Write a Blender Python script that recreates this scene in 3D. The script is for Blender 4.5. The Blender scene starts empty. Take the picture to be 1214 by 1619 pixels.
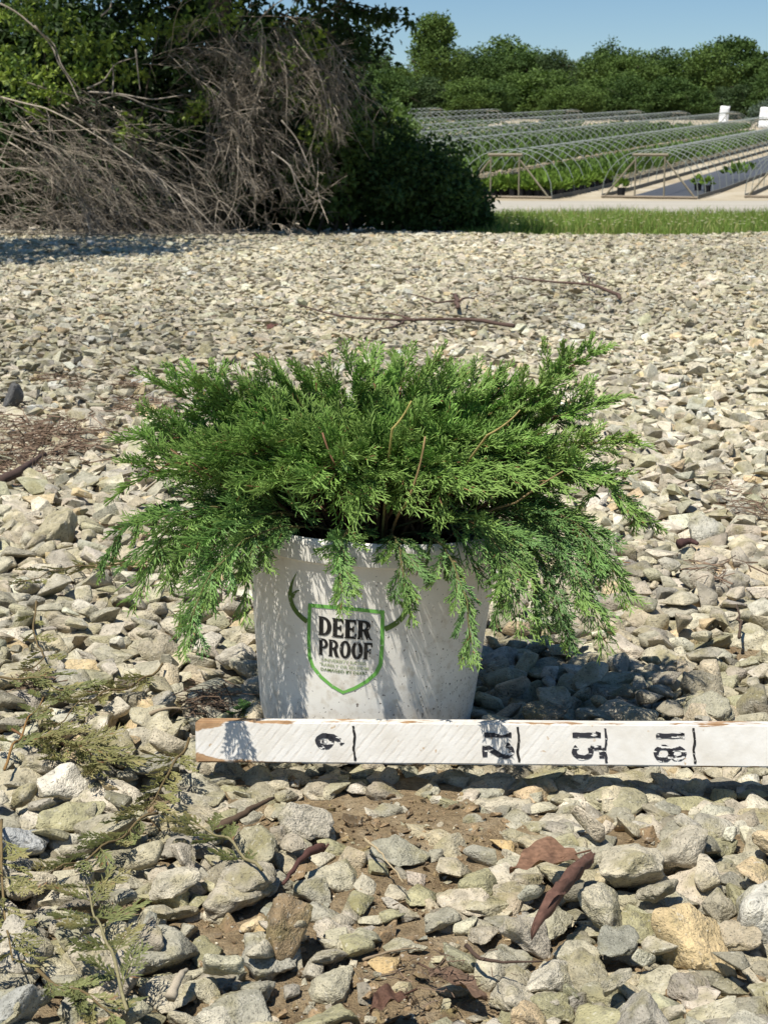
import bpy, bmesh, math, random
import numpy as np
from mathutils import Vector, Matrix, noise
from mathutils.geometry import tessellate_polygon
random.seed(7)
RNG = np.random.default_rng(11)
scene = bpy.context.scene
COL = scene.collection

# ------------------------------------------------------------------ camera
CAM_H = 0.55
PITCH = math.radians(11.93)
cd = bpy.data.cameras.new('camera')
cam = bpy.data.objects.new('camera', cd); COL.objects.link(cam)
cam.location = (0, 0, CAM_H)
cam.rotation_euler = (math.pi/2 - PITCH, 0, 0)
cd.sensor_fit = 'VERTICAL'; cd.sensor_height = 34.6; cd.lens = 52.0
cd.clip_start = 0.02; cd.clip_end = 2000
cd.dof.use_dof = True; cd.dof.focus_distance = 1.5; cd.dof.aperture_fstop = 32
scene.camera = cam

# ------------------------------------------------------------------ light
SUN = Vector((-0.27, -0.36, 0.89)).normalized()
w = bpy.data.worlds.new('World'); scene.world = w; w.use_nodes = True
nt = w.node_tree; bg = nt.nodes['Background']
sky = nt.nodes.new('ShaderNodeTexSky'); sky.sky_type = 'NISHITA'; sky.sun_disc = False
sky.sun_elevation = math.asin(SUN.z)
sky.sun_rotation = math.atan2(SUN.x, SUN.y)
sky.air_density = 1.0; sky.dust_density = 0.0; sky.ozone_density = 3.6
hs = nt.nodes.new('ShaderNodeHueSaturation'); hs.inputs['Saturation'].default_value = 1.15
nt.links.new(sky.outputs[0], hs.inputs['Color']); nt.links.new(hs.outputs[0], bg.inputs[0]); bg.inputs[1].default_value = 0.073
sd = bpy.data.lights.new('sun', 'SUN'); sd.energy = 5.0; sd.angle = math.radians(0.5)
sd.color = (1.0, 0.95, 0.86)
sun = bpy.data.objects.new('sun', sd); COL.objects.link(sun)
sun.location = SUN * 60
sun.rotation_euler = SUN.to_track_quat('Z', 'Y').to_euler()
scene.view_settings.view_transform = 'Standard'; scene.view_settings.look = 'None'
scene.view_settings.exposure = 0.40; scene.view_settings.gamma = 1.0
scene.view_settings.use_curve_mapping = False
scene.render.engine = 'CYCLES'
scene.cycles.max_bounces = 6; scene.cycles.diffuse_bounces = 3; scene.cycles.glossy_bounces = 2
scene.cycles.transmission_bounces = 3; scene.cycles.transparent_max_bounces = 4

# ------------------------------------------------------------------ helpers
CP, SP = math.cos(PITCH), math.sin(PITCH)
def ray(px, py):
    a = (px-607)/2434.0; b = (809.5-py)/2434.0
    return np.array([a, CP + b*SP, -SP + b*CP])
def at_z(px, py, z=0.0):
    d = ray(px, py); t = (z-CAM_H)/d[2]
    return np.array([0, 0, CAM_H]) + d*t
def at_y(px, py, y):
    d = ray(px, py); t = y/d[1]
    return np.array([0, 0, CAM_H]) + d*t
def depth_of(p):
    return p[1]*CP - (p[2]-CAM_H)*SP
def to_px(p):
    d = depth_of(p); up = p[1]*SP + (p[2]-CAM_H)*CP
    return 607+2434*p[0]/d, 809.5-2434*up/d

def tag(o, label=None, cat=None, group=None, kind=None):
    if label: o['label'] = label
    if cat: o['category'] = cat
    if group: o['group'] = group
    if kind: o['kind'] = kind
    return o
def empty(name, loc=(0, 0, 0), rot=(0, 0, 0)):
    o = bpy.data.objects.new(name, None); COL.objects.link(o)
    o.location = loc; o.rotation_euler = rot; o.empty_display_size = 0.1
    return o
def link(name, me, parent=None, loc=(0, 0, 0)):
    o = bpy.data.objects.new(name, me); COL.objects.link(o); o.location = loc
    if parent is not None: o.parent = parent
    return o
def mesh_np(name, V, T=None, Q=None, mat=None, tint=None, smooth=False):
    V = np.asarray(V, dtype=np.float32).reshape(-1, 3)
    T = np.zeros((0, 3), np.int32) if T is None else np.asarray(T, np.int32).reshape(-1, 3)
    Q = np.zeros((0, 4), np.int32) if Q is None else np.asarray(Q, np.int32).reshape(-1, 4)
    me = bpy.data.meshes.new(name)
    me.vertices.add(len(V)); me.vertices.foreach_set('co', V.ravel())
    nl = len(T)*3 + len(Q)*4
    me.loops.add(nl); me.loops.foreach_set('vertex_index', np.concatenate([T.ravel(), Q.ravel()]))
    me.polygons.add(len(T)+len(Q))
    st = np.concatenate([np.arange(len(T))*3, len(T)*3 + np.arange(len(Q))*4]).astype(np.int32)
    me.polygons.foreach_set('loop_start', st)
    me.polygons.foreach_set('use_smooth', np.full(len(T)+len(Q), smooth, dtype=bool))
    if tint is not None:
        c = np.ones((len(V), 4), np.float32); c[:, :3] = tint
        at = me.color_attributes.new('tint', 'FLOAT_COLOR', 'POINT'); at.data.foreach_set('color', c.ravel())
    me.update(calc_edges=True)
    if mat: me.materials.append(mat)
    return me
def add_np(name, V, T=None, Q=None, mat=None, parent=None, tint=None, smooth=False, loc=(0, 0, 0)):
    return link(name, mesh_np(name, V, T, Q, mat, tint, smooth), parent, loc)
def norm(v):
    v = np.asarray(v, float); n = np.linalg.norm(v, axis=-1, keepdims=True)
    return v/np.maximum(n, 1e-9)

class Geo:                                     # gathers vertices and faces into one mesh
    def __init__(s): s.V = []; s.T = []; s.Q = []; s.C = []; s.n = 0
    def add(s, V, T=None, Q=None, c=None):
        V = np.asarray(V, float).reshape(-1, 3)
        if T is not None and len(T): s.T.append(np.asarray(T, np.int64)+s.n)
        if Q is not None and len(Q): s.Q.append(np.asarray(Q, np.int64)+s.n)
        s.V.append(V)
        s.C.append(np.broadcast_to(np.asarray((1, 1, 1) if c is None else c, float), (len(V), 3)))
        s.n += len(V)
    def build(s, name, mat, parent=None, smooth=False, loc=(0, 0, 0)):
        V = np.concatenate(s.V); C = np.concatenate(s.C)
        T = np.concatenate(s.T) if s.T else None; Q = np.concatenate(s.Q) if s.Q else None
        return add_np(name, V, T, Q, mat, parent, C, smooth, loc)
    def box(s, c, sx, sy, sz, R=None, col=None):
        v = np.array([[x, y, z] for x in (-.5, .5) for y in (-.5, .5) for z in (-.5, .5)])*[sx, sy, sz]
        if R is not None: v = v @ np.asarray(R).T
        s.add(v+np.asarray(c), None, [[0, 1, 3, 2], [4, 6, 7, 5], [0, 4, 5, 1], [2, 3, 7, 6], [0, 2, 6, 4], [1, 5, 7, 3]], col)
    def tube(s, pts, r0, r1=None, n=5, col=None, cap=True):
        P = np.asarray(pts, float); m = len(P); r1 = r0 if r1 is None else r1
        rad = np.linspace(r0, r1, m) if np.isscalar(r0) else np.asarray(r0)
        t = norm(np.gradient(P, axis=0))
        ref = np.array([0.0, 0, 1]) if abs(t[:, 2]).mean() < .8 else np.array([1.0, 0, 0])
        u = norm(np.cross(t, ref)); v = np.cross(t, u)
        a = np.arange(n)*2*math.pi/n
        ring = P[:, None, :] + rad[:, None, None]*(u[:, None, :]*np.cos(a)[None, :, None] + v[:, None, :]*np.sin(a)[None, :, None])
        V = ring.reshape(-1, 3)
        i = np.arange(m-1)[:, None]*n; j = np.arange(n)[None, :]; k = (j+1) % n
        Q = np.stack([i+j, i+k, i+n+k, i+n+j], -1).reshape(-1, 4)
        T = []
        if cap:
            V = np.concatenate([V, P[:1], P[-1:]])
            T = [[m*n, (q+1) % n, q] for q in range(n)] + [[m*n+1, (m-1)*n+q, (m-1)*n+(q+1) % n] for q in range(n)]
        s.add(V, T, Q, col)

def bez(p0, p1, p2, n=10, p3=None):
    t = np.linspace(0, 1, n)[:, None]; p0, p1, p2 = map(np.asarray, (p0, p1, p2))
    if p3 is None: return (1-t)**2*p0 + 2*t*(1-t)*p1 + t**2*p2
    return (1-t)**3*p0 + 3*t*(1-t)**2*p1 + 3*t*t*(1-t)*p2 + t**3*np.asarray(p3)

def leaf_faces(C, D, N, L, W, fold=0.25):
    """pointed folded leaves: two triangles each; C base, D direction, N normal"""
    S = norm(np.cross(D, N)); N = norm(np.cross(S, D))
    L = np.asarray(L)[:, None]; W = np.asarray(W)[:, None]
    mid = C + D*L*.45
    V = np.stack([C, mid + S*W*.5 + N*W*fold, C + D*L, mid - S*W*.5 + N*W*fold], 1).reshape(-1, 3)
    b = np.arange(len(C))*4
    T = np.concatenate([np.stack([b, b+1, b+2], 1), np.stack([b, b+2, b+3], 1)])
    return V, T
def rand_dir(n, rng=RNG):
    return norm(rng.normal(size=(n, 3)))

# ------------------------------------------------------------------ materials
def new_mat(name, base=(.5, .5, .5), rough=.8, spec=.3):
    m = bpy.data.materials.new(name); m.use_nodes = True
    b = m.node_tree.nodes['Principled BSDF']
    b.inputs['Base Color'].default_value = (*base, 1); b.inputs['Roughness'].default_value = rough
    b.inputs['Specular IOR Level'].default_value = spec
    return m, m.node_tree, b
def nd(nt, typ, **kw):
    n = nt.nodes.new(typ)
    for k, v in kw.items():
        if k in n.inputs.keys() if hasattr(n, 'inputs') else False: n.inputs[k].default_value = v
        else: setattr(n, k, v)
    return n
def ramp(nt, fac, stops):
    r = nt.nodes.new('ShaderNodeValToRGB'); e = r.color_ramp.elements
    while len(e) < len(stops): e.new(.5)
    for el, (p, c) in zip(e, stops):
        el.position = p; el.color = (*c, 1) if len(c) == 3 else c
    nt.links.new(fac, r.inputs[0]); return r.outputs[0]
def mix(nt, fac, a, b, mode='MIX'):
    n = nt.nodes.new('ShaderNodeMix'); n.data_type = 'RGBA'; n.blend_type = mode
    for s, x in ((n.inputs[0], fac), (n.inputs[6], a), (n.inputs[7], b)):
        if isinstance(x, (int, float)): s.default_value = x
        elif isinstance(x, tuple): s.default_value = (*x, 1)
        else: nt.links.new(x, s)
    return n.outputs[2]
def noise_tex(nt, vec, scale, detail=4, rough=.55):
    n = nt.nodes.new('ShaderNodeTexNoise'); n.inputs['Scale'].default_value = scale
    n.inputs['Detail'].default_value = detail; n.inputs['Roughness'].default_value = rough
    if vec is not None: nt.links.new(vec, n.inputs['Vector'])
    return n.outputs[0]
def bump(nt, b, h, strength=.5, dist=.002):
    n = nt.nodes.new('ShaderNodeBump'); n.inputs['Strength'].default_value = strength; n.inputs['Distance'].default_value = dist
    nt.links.new(h, n.inputs['Height']); nt.links.new(n.outputs[0], b.inputs['Normal'])
def math_n(nt, op, a, b=None):
    n = nt.nodes.new('ShaderNodeMath'); n.operation = op
    for s, x in zip(n.inputs, (a, b)):
        if x is None: continue
        if isinstance(x, (int, float)): s.default_value = x
        else: nt.links.new(x, s)
    return n.outputs[0]
def vary(m, nt, b, src, scale=30, amount=.3):
    n = noise_tex(nt, None, scale)
    c = mix(nt, amount, src, ramp(nt, n, [(.3, (.25, .25, .25)), (.7, (1, 1, 1))]), 'MULTIPLY')
    nt.links.new(c, b.inputs['Base Color'])

def stone_material(name, per_object):
    m, nt, b = new_mat(name, rough=.88, spec=.25)
    tc = nt.nodes.new('ShaderNodeTexCoord')
    vec = tc.outputs['Object']
    if per_object:
        oi = nt.nodes.new('ShaderNodeObjectInfo')
        base = oi.outputs['Color']
        va = nt.nodes.new('ShaderNodeVectorMath'); va.operation = 'ADD'
        sc = nt.nodes.new('ShaderNodeVectorMath'); sc.operation = 'SCALE'; sc.inputs['Scale'].default_value = 1.0
        cx = nt.nodes.new('ShaderNodeCombineXYZ')
        r = math_n(nt, 'MULTIPLY', oi.outputs['Random'], 37.0)
        nt.links.new(r, cx.inputs[0]); nt.links.new(r, cx.inputs[1])
        nt.links.new(vec, va.inputs[0]); nt.links.new(cx.outputs[0], va.inputs[1]); vec = va.outputs[0]
        k = 0.030                              # object space is in stone half-lengths
    else:
        at = nt.nodes.new('ShaderNodeAttribute'); at.attribute_name = 'tint'; base = at.outputs['Color']
        k = 1.0
    s = lambda x: x*k
    n1 = noise_tex(nt, vec, s(55), 5, .6)
    n2 = noise_tex(nt, vec, s(28), 3, .5)
    n3 = noise_tex(nt, vec, s(420), 3, .6)
    c = mix(nt, .85, base, ramp(nt, n1, [(.26, (.42, .41, .37)), (.42, (.80, .79, .74)), (.56, (1.02, 1.0, .95)), (.74, (1.34, 1.3, 1.2))]), 'MULTIPLY')
    moss = ramp(nt, n2, [(.52, (0, 0, 0)), (.66, (1, 1, 1))])
    c = mix(nt, math_n(nt, 'MULTIPLY', moss, .5), c, (.245, .215, .085))
    lich = ramp(nt, noise_tex(nt, vec, s(120), 4, .7), [(.54, (0, 0, 0)), (.64, (1, 1, 1))])
    c = mix(nt, math_n(nt, 'MULTIPLY', lich, .5), c, (.15, .14, .11))
    pits = ramp(nt, n3, [(.33, (1, 1, 1)), (.40, (0, 0, 0))])
    c = mix(nt, math_n(nt, 'MULTIPLY', pits, .75), c, (.07, .065, .05))
    spk = ramp(nt, noise_tex(nt, vec, s(210), 2, .5), [(.63, (0, 0, 0)), (.70, (1, 1, 1))])
    c = mix(nt, math_n(nt, 'MULTIPLY', spk, .45), c, (.55, .52, .44))
    nt.links.new(c, b.inputs['Base Color'])
    h = math_n(nt, 'ADD', n1, math_n(nt, 'MULTIPLY', n3, .6))
    bump(nt, b, h, 1.0, .0045)
    return m
M = {}
M['stone'] = stone_material('stone_single', True)
M['gravel'] = stone_material('stone_mass', False)

def soil_mat():
    m, nt, b = new_mat('soil', rough=.95, spec=.1)
    tc = nt.nodes.new('ShaderNodeTexCoord'); v = tc.outputs['Object']
    n1 = noise_tex(nt, v, 26, 6, .7); n2 = noise_tex(nt, v, 170, 6, .75); n3 = noise_tex(nt, v, 600, 2, .6)
    c = ramp(nt, n1, [(.3, (.27, .195, .115)), (.5, (.42, .32, .20)), (.72, (.56, .46, .32))])
    c = mix(nt, .7, c, ramp(nt, n2, [(.3, (.35, .33, .3)), (.48, (.85, .83, .78)), (.66, (1.25, 1.22, 1.12))]), 'MULTIPLY')
    nt.links.new(c, b.inputs['Base Color'])
    bump(nt, b, math_n(nt, 'ADD', n2, math_n(nt, 'MULTIPLY', n3, .5)), 1.0, .009)
    return m
M['soil'] = soil_mat()

def tint_mat(name, rough=.7, spec=.2, trans=0.0, scale=40, amount=.35, tcol=(1.15, 1.25, .6)):
    m, nt, b = new_mat(name, rough=rough, spec=spec)
    at = nt.nodes.new('ShaderNodeAttribute'); at.attribute_name = 'tint'
    c = mix(nt, amount, at.outputs['Color'], ramp(nt, noise_tex(nt, None, scale, 3), [(.3, (.45, .45, .45)), (.7, (1.25, 1.25, 1.25))]), 'MULTIPLY')
    nt.links.new(c, b.inputs['Base Color'])
    if trans:
        tr = nt.nodes.new('ShaderNodeBsdfTranslucent')
        tc = mix(nt, 1.0, c, tcol, 'MULTIPLY'); nt.links.new(tc, tr.inputs[0])
        ms = nt.nodes.new('ShaderNodeMixShader'); ms.inputs[0].default_value = trans
        out = nt.nodes['Material Output']
        nt.links.new(b.outputs[0], ms.inputs[1]); nt.links.new(tr.outputs[0], ms.inputs[2]); nt.links.new(ms.outputs[0], out.inputs[0])
    return m
M['needle'] = tint_mat('juniper_foliage', .62, .25, .12, 60, .3)
M['leaf'] = tint_mat('leaf', .55, .3, .3, 3, .35)
M['far_leaf'] = tint_mat('far_leaf', .7, .15, .15, .25, .3)
M['bark'] = tint_mat('bark', .9, .1, 0, 25, .5)
M['twig'] = tint_mat('twig', .85, .15, 0, 30, .5)
M['grass'] = tint_mat('grass_blade', .6, .2, .35, 2, .3)
M['metal'] = tint_mat('galvanised_pipe', .5, .4, 0, 3, .25)
M['dryleaf'] = tint_mat('dry_leaf', .75, .2, .1, 9, .75)

def pot_mat():
    m, nt, b = new_mat('pot_plastic', rough=.5, spec=.35)
    tc = nt.nodes.new('ShaderNodeTexCoord'); v = tc.outputs['Object']
    sep = nt.nodes.new('ShaderNodeSeparateXYZ'); nt.links.new(v, sep.inputs[0])
    n1 = noise_tex(nt, v, 22, 5, .6)
    c = ramp(nt, n1, [(.3, (.70, .67, .60)), (.65, (.79, .765, .70))])
    # splashed dirt: more of it towards the bottom and on the right flank
    h = math_n(nt, 'SUBTRACT', 1.0, math_n(nt, 'MULTIPLY', sep.outputs[2], 6.5))
    side = math_n(nt, 'MULTIPLY', sep.outputs[0], 2.0)
    lev = math_n(nt, 'ADD', math_n(nt, 'MULTIPLY', h, .06), math_n(nt, 'MULTIPLY', side, .18))
    mp = nt.nodes.new('ShaderNodeMapping'); nt.links.new(v, mp.inputs[0]); mp.inputs['Rotation'].default_value = (.3, .9, .4)
    mp.inputs['Scale'].default_value = (1, 2.2, 1)
    s1 = math_n(nt, 'ADD', noise_tex(nt, mp.outputs[0], 330, 1, .4), lev)
    spk = ramp(nt, s1, [(.735, (0, 0, 0)), (.765, (1, 1, 1))])
    c = mix(nt, math_n(nt, 'MULTIPLY', spk, .85), c, (.07, .055, .045))
    s2 = math_n(nt, 'ADD', noise_tex(nt, v, 95, 4, .6), math_n(nt, 'MULTIPLY', h, .13))
    gr = ramp(nt, s2, [(.55, (0, 0, 0)), (.8, (1, 1, 1))])
    c = mix(nt, math_n(nt, 'MULTIPLY', gr, .55), c, (.42, .35, .25))
    nt.links.new(c, b.inputs['Base Color'])
    bump(nt, b, noise_tex(nt, v, 60, 4), .12, .002)
    return m
M['pot'] = pot_mat()
def print_mat(name, col):
    m, nt, b = new_mat(name, col, .55, .3)
    tc = nt.nodes.new('ShaderNodeTexCoord')
    n = noise_tex(nt, tc.outputs['Object'], 260, 3, .6)
    c = mix(nt, ramp(nt, n, [(.63, (0, 0, 0)), (.7, (1, 1, 1))]), col, (.5, .48, .44))
    nt.links.new(c, b.inputs['Base Color']); return m
M['ink'] = print_mat('black_ink', (.018, .017, .016))
M['green_ink'] = print_mat('green_ink', (.16, .42, .085))
M['olive_ink'] = print_mat('olive_ink', (.085, .15, .03))
M['pale_green_ink'] = print_mat('pale_green_ink', (.30, .36, .20))

def board_mat():
    m, nt, b = new_mat('painted_wood', rough=.7, spec=.25)
    tc = nt.nodes.new('ShaderNodeTexCoord'); v = tc.outputs['Object']
    sep = nt.nodes.new('ShaderNodeSeparateXYZ'); nt.links.new(v, sep.inputs[0])
    mp = nt.nodes.new('ShaderNodeMapping'); mp.inputs['Rotation'].default_value = (0, 0, math.radians(-48))
    nt.links.new(v, mp.inputs[0])
    wv = nt.nodes.new('ShaderNodeTexWave'); wv.wave_type = 'BANDS'; wv.bands_direction = 'Y'
    wv.inputs['Scale'].default_value = 46; wv.inputs['Distortion'].default_value = .9; wv.inputs['Detail'].default_value = 2
    wv.inputs['Detail Scale'].default_value = 4
    mp2 = nt.nodes.new('ShaderNodeMapping'); mp2.inputs['Rotation'].default_value = (0, 0, math.radians(-50)); nt.links.new(v, mp2.inputs[0])
    nt.links.new(mp2.outputs[0], wv.inputs['Vector'])
    fade = ramp(nt, math_n(nt, 'ADD', sep.outputs[0], math_n(nt, 'MULTIPLY', noise_tex(nt, v, 30), .12)), [(.34, (1, 1, 1)), (.46, (.12, .12, .12))])
    groove = ramp(nt, wv.outputs[0], [(.0, (1, 1, 1)), (.4, (0, 0, 0))])
    g = math_n(nt, 'MULTIPLY', groove, fade)
    g = math_n(nt, 'MULTIPLY', g, ramp(nt, noise_tex(nt, v, 70, 3), [(.38, (0, 0, 0)), (.66, (1, 1, 1))]))
    c = ramp(nt, noise_tex(nt, v, 35, 5), [(.3, (.60, .565, .50)), (.6, (.71, .69, .645))])
    c = mix(nt, math_n(nt, 'MULTIPLY', g, .36), c, (.44, .36, .26))
    # paint worn off towards the long edges and the sawn end
    ay = math_n(nt, 'ABSOLUTE', sep.outputs[1], None)
    mpn = nt.nodes.new('ShaderNodeMapping'); mpn.inputs['Scale'].default_value = (.35, 1, 1); nt.links.new(v, mpn.inputs[0])
    we = math_n(nt, 'ADD', math_n(nt, 'MULTIPLY', ay, 24.3), math_n(nt, 'MULTIPLY', noise_tex(nt, mpn.outputs[0], 75, 4, .6), .42))
    ex = ramp(nt, sep.outputs[0], [(.0, (1, 1, 1)), (.03, (.35, .35, .35)), (.12, (0, 0, 0))])
    we = math_n(nt, 'ADD', we, math_n(nt, 'MULTIPLY', ex, .26))
    bare = ramp(nt, we, [(.705, (0, 0, 0)), (.735, (1, 1, 1))])
    wood = ramp(nt, noise_tex(nt, mpn.outputs[0], 160, 4), [(.3, (.26, .15, .075)), (.7, (.45, .29, .16))])
    c = mix(nt, bare, c, wood)
    kn = ramp(nt, noise_tex(nt, v, 95, 2), [(.70, (0, 0, 0)), (.74, (1, 1, 1))])
    c = mix(nt, math_n(nt, 'MULTIPLY', kn, .8), c, (.45, .30, .16))
    nt.links.new(c, b.inputs['Base Color'])
    bump(nt, b, math_n(nt, 'SUBTRACT', noise_tex(nt, v, 120, 4), math_n(nt, 'MULTIPLY', g, .5)), .4, .001)
    return m
M['board'] = board_mat()
M['potsoil'] = new_mat('potting_mix', (.02, .015, .012), .95, .05)[0]

def terrain_mat():
    m, nt, b = new_mat('tan_ground', rough=.95, spec=.1)
    tc = nt.nodes.new('ShaderNodeTexCoord'); v = tc.outputs['Object']
    n1 = noise_tex(nt, v, .25, 5, .6); n2 = noise_tex(nt, v, 3.5, 4, .6)
    c = ramp(nt, n1, [(.32, (.33, .27, .18)), (.55, (.43, .375, .28)), (.75, (.51, .47, .39))])
    c = mix(nt, .6, c, ramp(nt, n2, [(.3, (.7, .7, .68)), (.65, (1.1, 1.1, 1.08))]), 'MULTIPLY')
    nt.links.new(c, b.inputs['Base Color']); return m
M['terrain'] = terrain_mat()
M['road'] = tint_mat('pale_gravel_road', .95, .1, 0, 6, .35)
M['cloth'] = tint_mat('black_weed_cloth', .55, .3, 0, 2.2, .7)
M['sheet'] = new_mat('white_plastic_sheet', (.8, .8, .8), .4, .4)[0]
M['wood'] = tint_mat('weathered_timber', .85, .15, 0, 6, .4)

# ------------------------------------------------------------------ terrain
def hill(y):
    y = np.asarray(y, float)
    return np.where(y < 61, 0, np.where(y < 71, .0622*(y-61)**2/20, np.where(y < 400, .0622*(y-66), .0622*334+.01*(y-400))))
ys = np.concatenate([[-60, -20, -5, 0], np.arange(2, 60, 4), np.arange(60, 73, 1), np.arange(76, 400, 9), [420, 500, 700, 1100]])
xs = np.concatenate([[-600, -300, -150, -80], np.arange(-50, 60, 6), [80, 150, 300, 600]])
X, Y = np.meshgrid(xs, ys)
Z = hill(Y) - .034
nx, ny = len(xs), len(ys)
i, j = np.meshgrid(np.arange(ny-1), np.arange(nx-1), indexing='ij')
Q = np.stack([i*nx+j, i*nx+j+1, (i+1)*nx+j+1, (i+1)*nx+j], -1).reshape(-1, 4)
ground = add_np('ground', np.stack([X, Y, Z], -1), None, Q, M['terrain'], smooth=True)
tag(ground, 'pale stone yard rising into tan nursery field', 'ground', kind='structure')

# bare soil between the stones near the pot
SOIL_SPOTS = [(600, 1285, 215, 42, .93), (640, 1375, 170, 45, .55), (560, 1430, 130, 60, .55), (620, 1560, 150, 75, .8),
    (1005, 1325, 55, 28, .9), (355, 1480, 60, 40, .7), (250, 1265, 40, 25, .7), (1190, 790, 60, 30, .42), (1140, 850, 90, 40, .42),
    (1180, 1030, 45, 20, .55), (70, 690, 110, 38, .48), (840, 1330, 60, 40, .4), (1190, 900, 60, 40, .5), (470, 1560, 60, 50, .6),
    (800, 1500, 130, 60, .35), (230, 640, 60, 18, .4), (700, 1290, 60, 30, .8), (500, 1270, 90, 30, .9)]
def soil_at(px, py):
    s = 0.0
    for cx, cy, rx, ry, k in SOIL_SPOTS:
        d = ((px-cx)/rx)**2 + ((py-cy)/ry)**2
        s = max(s, k*min(1.0, max(0.0, 1.6-d*.92)))
    return s
nx, ny = 250, 300
xs = np.linspace(-1.5, 1.5, nx); ys = .7 + 3.4*np.linspace(0, 1, ny)**1.5
X, Y = np.meshgrid(xs, ys)
Z = np.empty_like(X)
for a in range(ny):
    for b_ in range(nx):
        p = Vector((X[a, b_], Y[a, b_], 0))
        Z[a, b_] = -.014 + .006*noise.noise(p*9) + .004*noise.noise(p*31) + .0022*noise.noise(p*85)
edge = np.minimum(np.minimum(X+1.5, 1.5-X), 4.1-Y); Z -= np.clip(.12-edge, 0, .12)*.3
i, j = np.meshgrid(np.arange(ny-1), np.arange(nx-1), indexing='ij')
Q = np.stack([i*nx+j, i*nx+j+1, (i+1)*nx+j+1, (i+1)*nx+j], -1).reshape(-1, 4)
soil = add_np('soil', np.stack([X, Y, Z], -1), None, Q, M['soil'], smooth=True)
tag(soil, 'bare brown soil showing between the near stones', 'soil', kind='structure')

# ------------------------------------------------------------------ stones
def stone_mesh(seed, npts=13, flat=.55, level=1, rough=.05):
    r = random.Random(seed)
    bm = bmesh.new()
    wy = r.uniform(.62, .9); wz = flat*r.uniform(.8, 1.25)
    for _ in range(npts):
        v = Vector((r.gauss(0, 1), r.gauss(0, 1), r.gauss(0, 1))).normalized()
        p = 4.0                                       # squarish blocks rather than eggs
        k = (abs(v.x)**p+abs(v.y)**p+abs(v.z)**p)**(-1/p)*r.uniform(.84, 1.0)
        bm.verts.new((v.x*k, v.y*k*wy, v.z*k*wz))
    res = bmesh.ops.convex_hull(bm, input=bm.verts)
    junk = list({g for g in res['geom_interior']+res['geom_unused'] if isinstance(g, bmesh.types.BMVert)})
    bmesh.ops.delete(bm, geom=junk, context='VERTS')
    if level >= 1:
        bmesh.ops.dissolve_limit(bm, angle_limit=math.radians(14), verts=bm.verts, edges=bm.edges)
        bmesh.ops.bevel(bm, geom=list(bm.edges), offset=.075, segments=1, affect='EDGES', profile=.6, clamp_overlap=True)
        bmesh.ops.triangulate(bm, faces=bm.faces)
    if level >= 2:
        for lim in (.34, .22, .17, .15):
            bmesh.ops.subdivide_edges(bm, edges=[e for e in bm.edges if e.calc_length() > lim], cuts=1, use_grid_fill=True)
            bmesh.ops.triangulate(bm, faces=bm.faces)
        bmesh.ops.smooth_vert(bm, verts=bm.verts, factor=.35, use_axis_x=True, use_axis_y=True, use_axis_z=True)
        off = Vector((seed*3.1, 0, 0))
        for v in bm.verts:
            n = v.co.normalized()
            v.co += n*(rough*noise.noise(v.co*2.0+off)*1.5 + rough*.9*noise.noise(v.co*4.7+off) + rough*.55*abs(noise.noise(v.co*8.5+off)))
    bm.normal_update()
    mx = max(abs(v.co.x) for v in bm.verts)
    for v in bm.verts: v.co /= mx
    V = np.array([v.co[:] for v in bm.verts]); 
    bmesh.ops.triangulate(bm, faces=bm.faces)
    T = np.array([[v.index for v in f.verts] for f in bm.faces]) if not bm.verts.index_update() else None
    bm.free()
    return V, T
HI = [stone_mesh(100+s, RNG.integers(9, 15), RNG.uniform(.42, .72), 2, .085) for s in range(36)]
MID = [stone_mesh(300+s, RNG.integers(9, 13), RNG.uniform(.32, .58), 1) for s in range(24)]
LOW = [stone_mesh(500+s, RNG.integers(9, 13), RNG.uniform(.26, .50), 0) for s in range(24)]
SHAPE = []
for V, T in HI:
    me = mesh_np('stone', V, T, None, M['stone'], smooth=True)
    me.set_sharp_from_angle(angle=math.radians(33)); SHAPE.append(me)

PALETTE = [((.44, .41, .325), 30), ((.50, .465, .38), 26), ((.365, .35, .30), 20), ((.58, .545, .46), 12), ((.38, .365, .265), 14),
           ((.53, .43, .28), 5), ((.29, .27, .215), 11), ((.46, .415, .31), 12)]
PC = np.array([p[0] for p in PALETTE]); PW = np.array([p[1] for p in PALETTE], float); PW /= PW.sum()
def stone_cols(n, rng=RNG, bright=1.0):
    c = PC[rng.choice(len(PC), n, p=PW)]
    return np.clip(bright*np.array([1.02, 1.0, .97])*c*rng.uniform(.82, 1.18, (n, 1))*rng.uniform(.97, 1.03, (n, 3)), .05, .66)

# stones one can tell apart in the photograph: pixel centre, width, height, colour word
SEEDS3 = [(665,150,210,90,'g'),(860,130,150,50,'m'),(1010,200,120,120,'g'),(755,262,100,120,'t'),(890,290,170,120,'t'),(820,360,90,50,'g'),
 (1130,340,130,110,'o'),(275,250,190,120,'p'),(165,345,190,140,'p'),(380,340,150,110,'m'),(120,170,110,100,'g'),(370,470,230,120,'p'),
 (290,555,200,90,'g'),(490,590,170,160,'m'),(770,550,120,160,'m'),(1010,520,210,220,'m'),(860,670,150,170,'g'),(720,780,220,180,'p'),
 (460,790,160,150,'m'),(600,850,90,110,'o'),(540,660,110,90,'p'),(1120,660,160,160,'g'),(935,945,190,150,'t'),(1130,850,230,150,'g'),
 (380,955,230,160,'p'),(360,1110,310,200,'m'),(60,1140,170,150,'p'),(40,765,130,170,'o'),(640,650,120,90,'m'),(560,420,110,120,'m'),(60,300,130,150,'m'),(90,480,190,160,'g'),(690,955,110,90,'t')]
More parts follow.
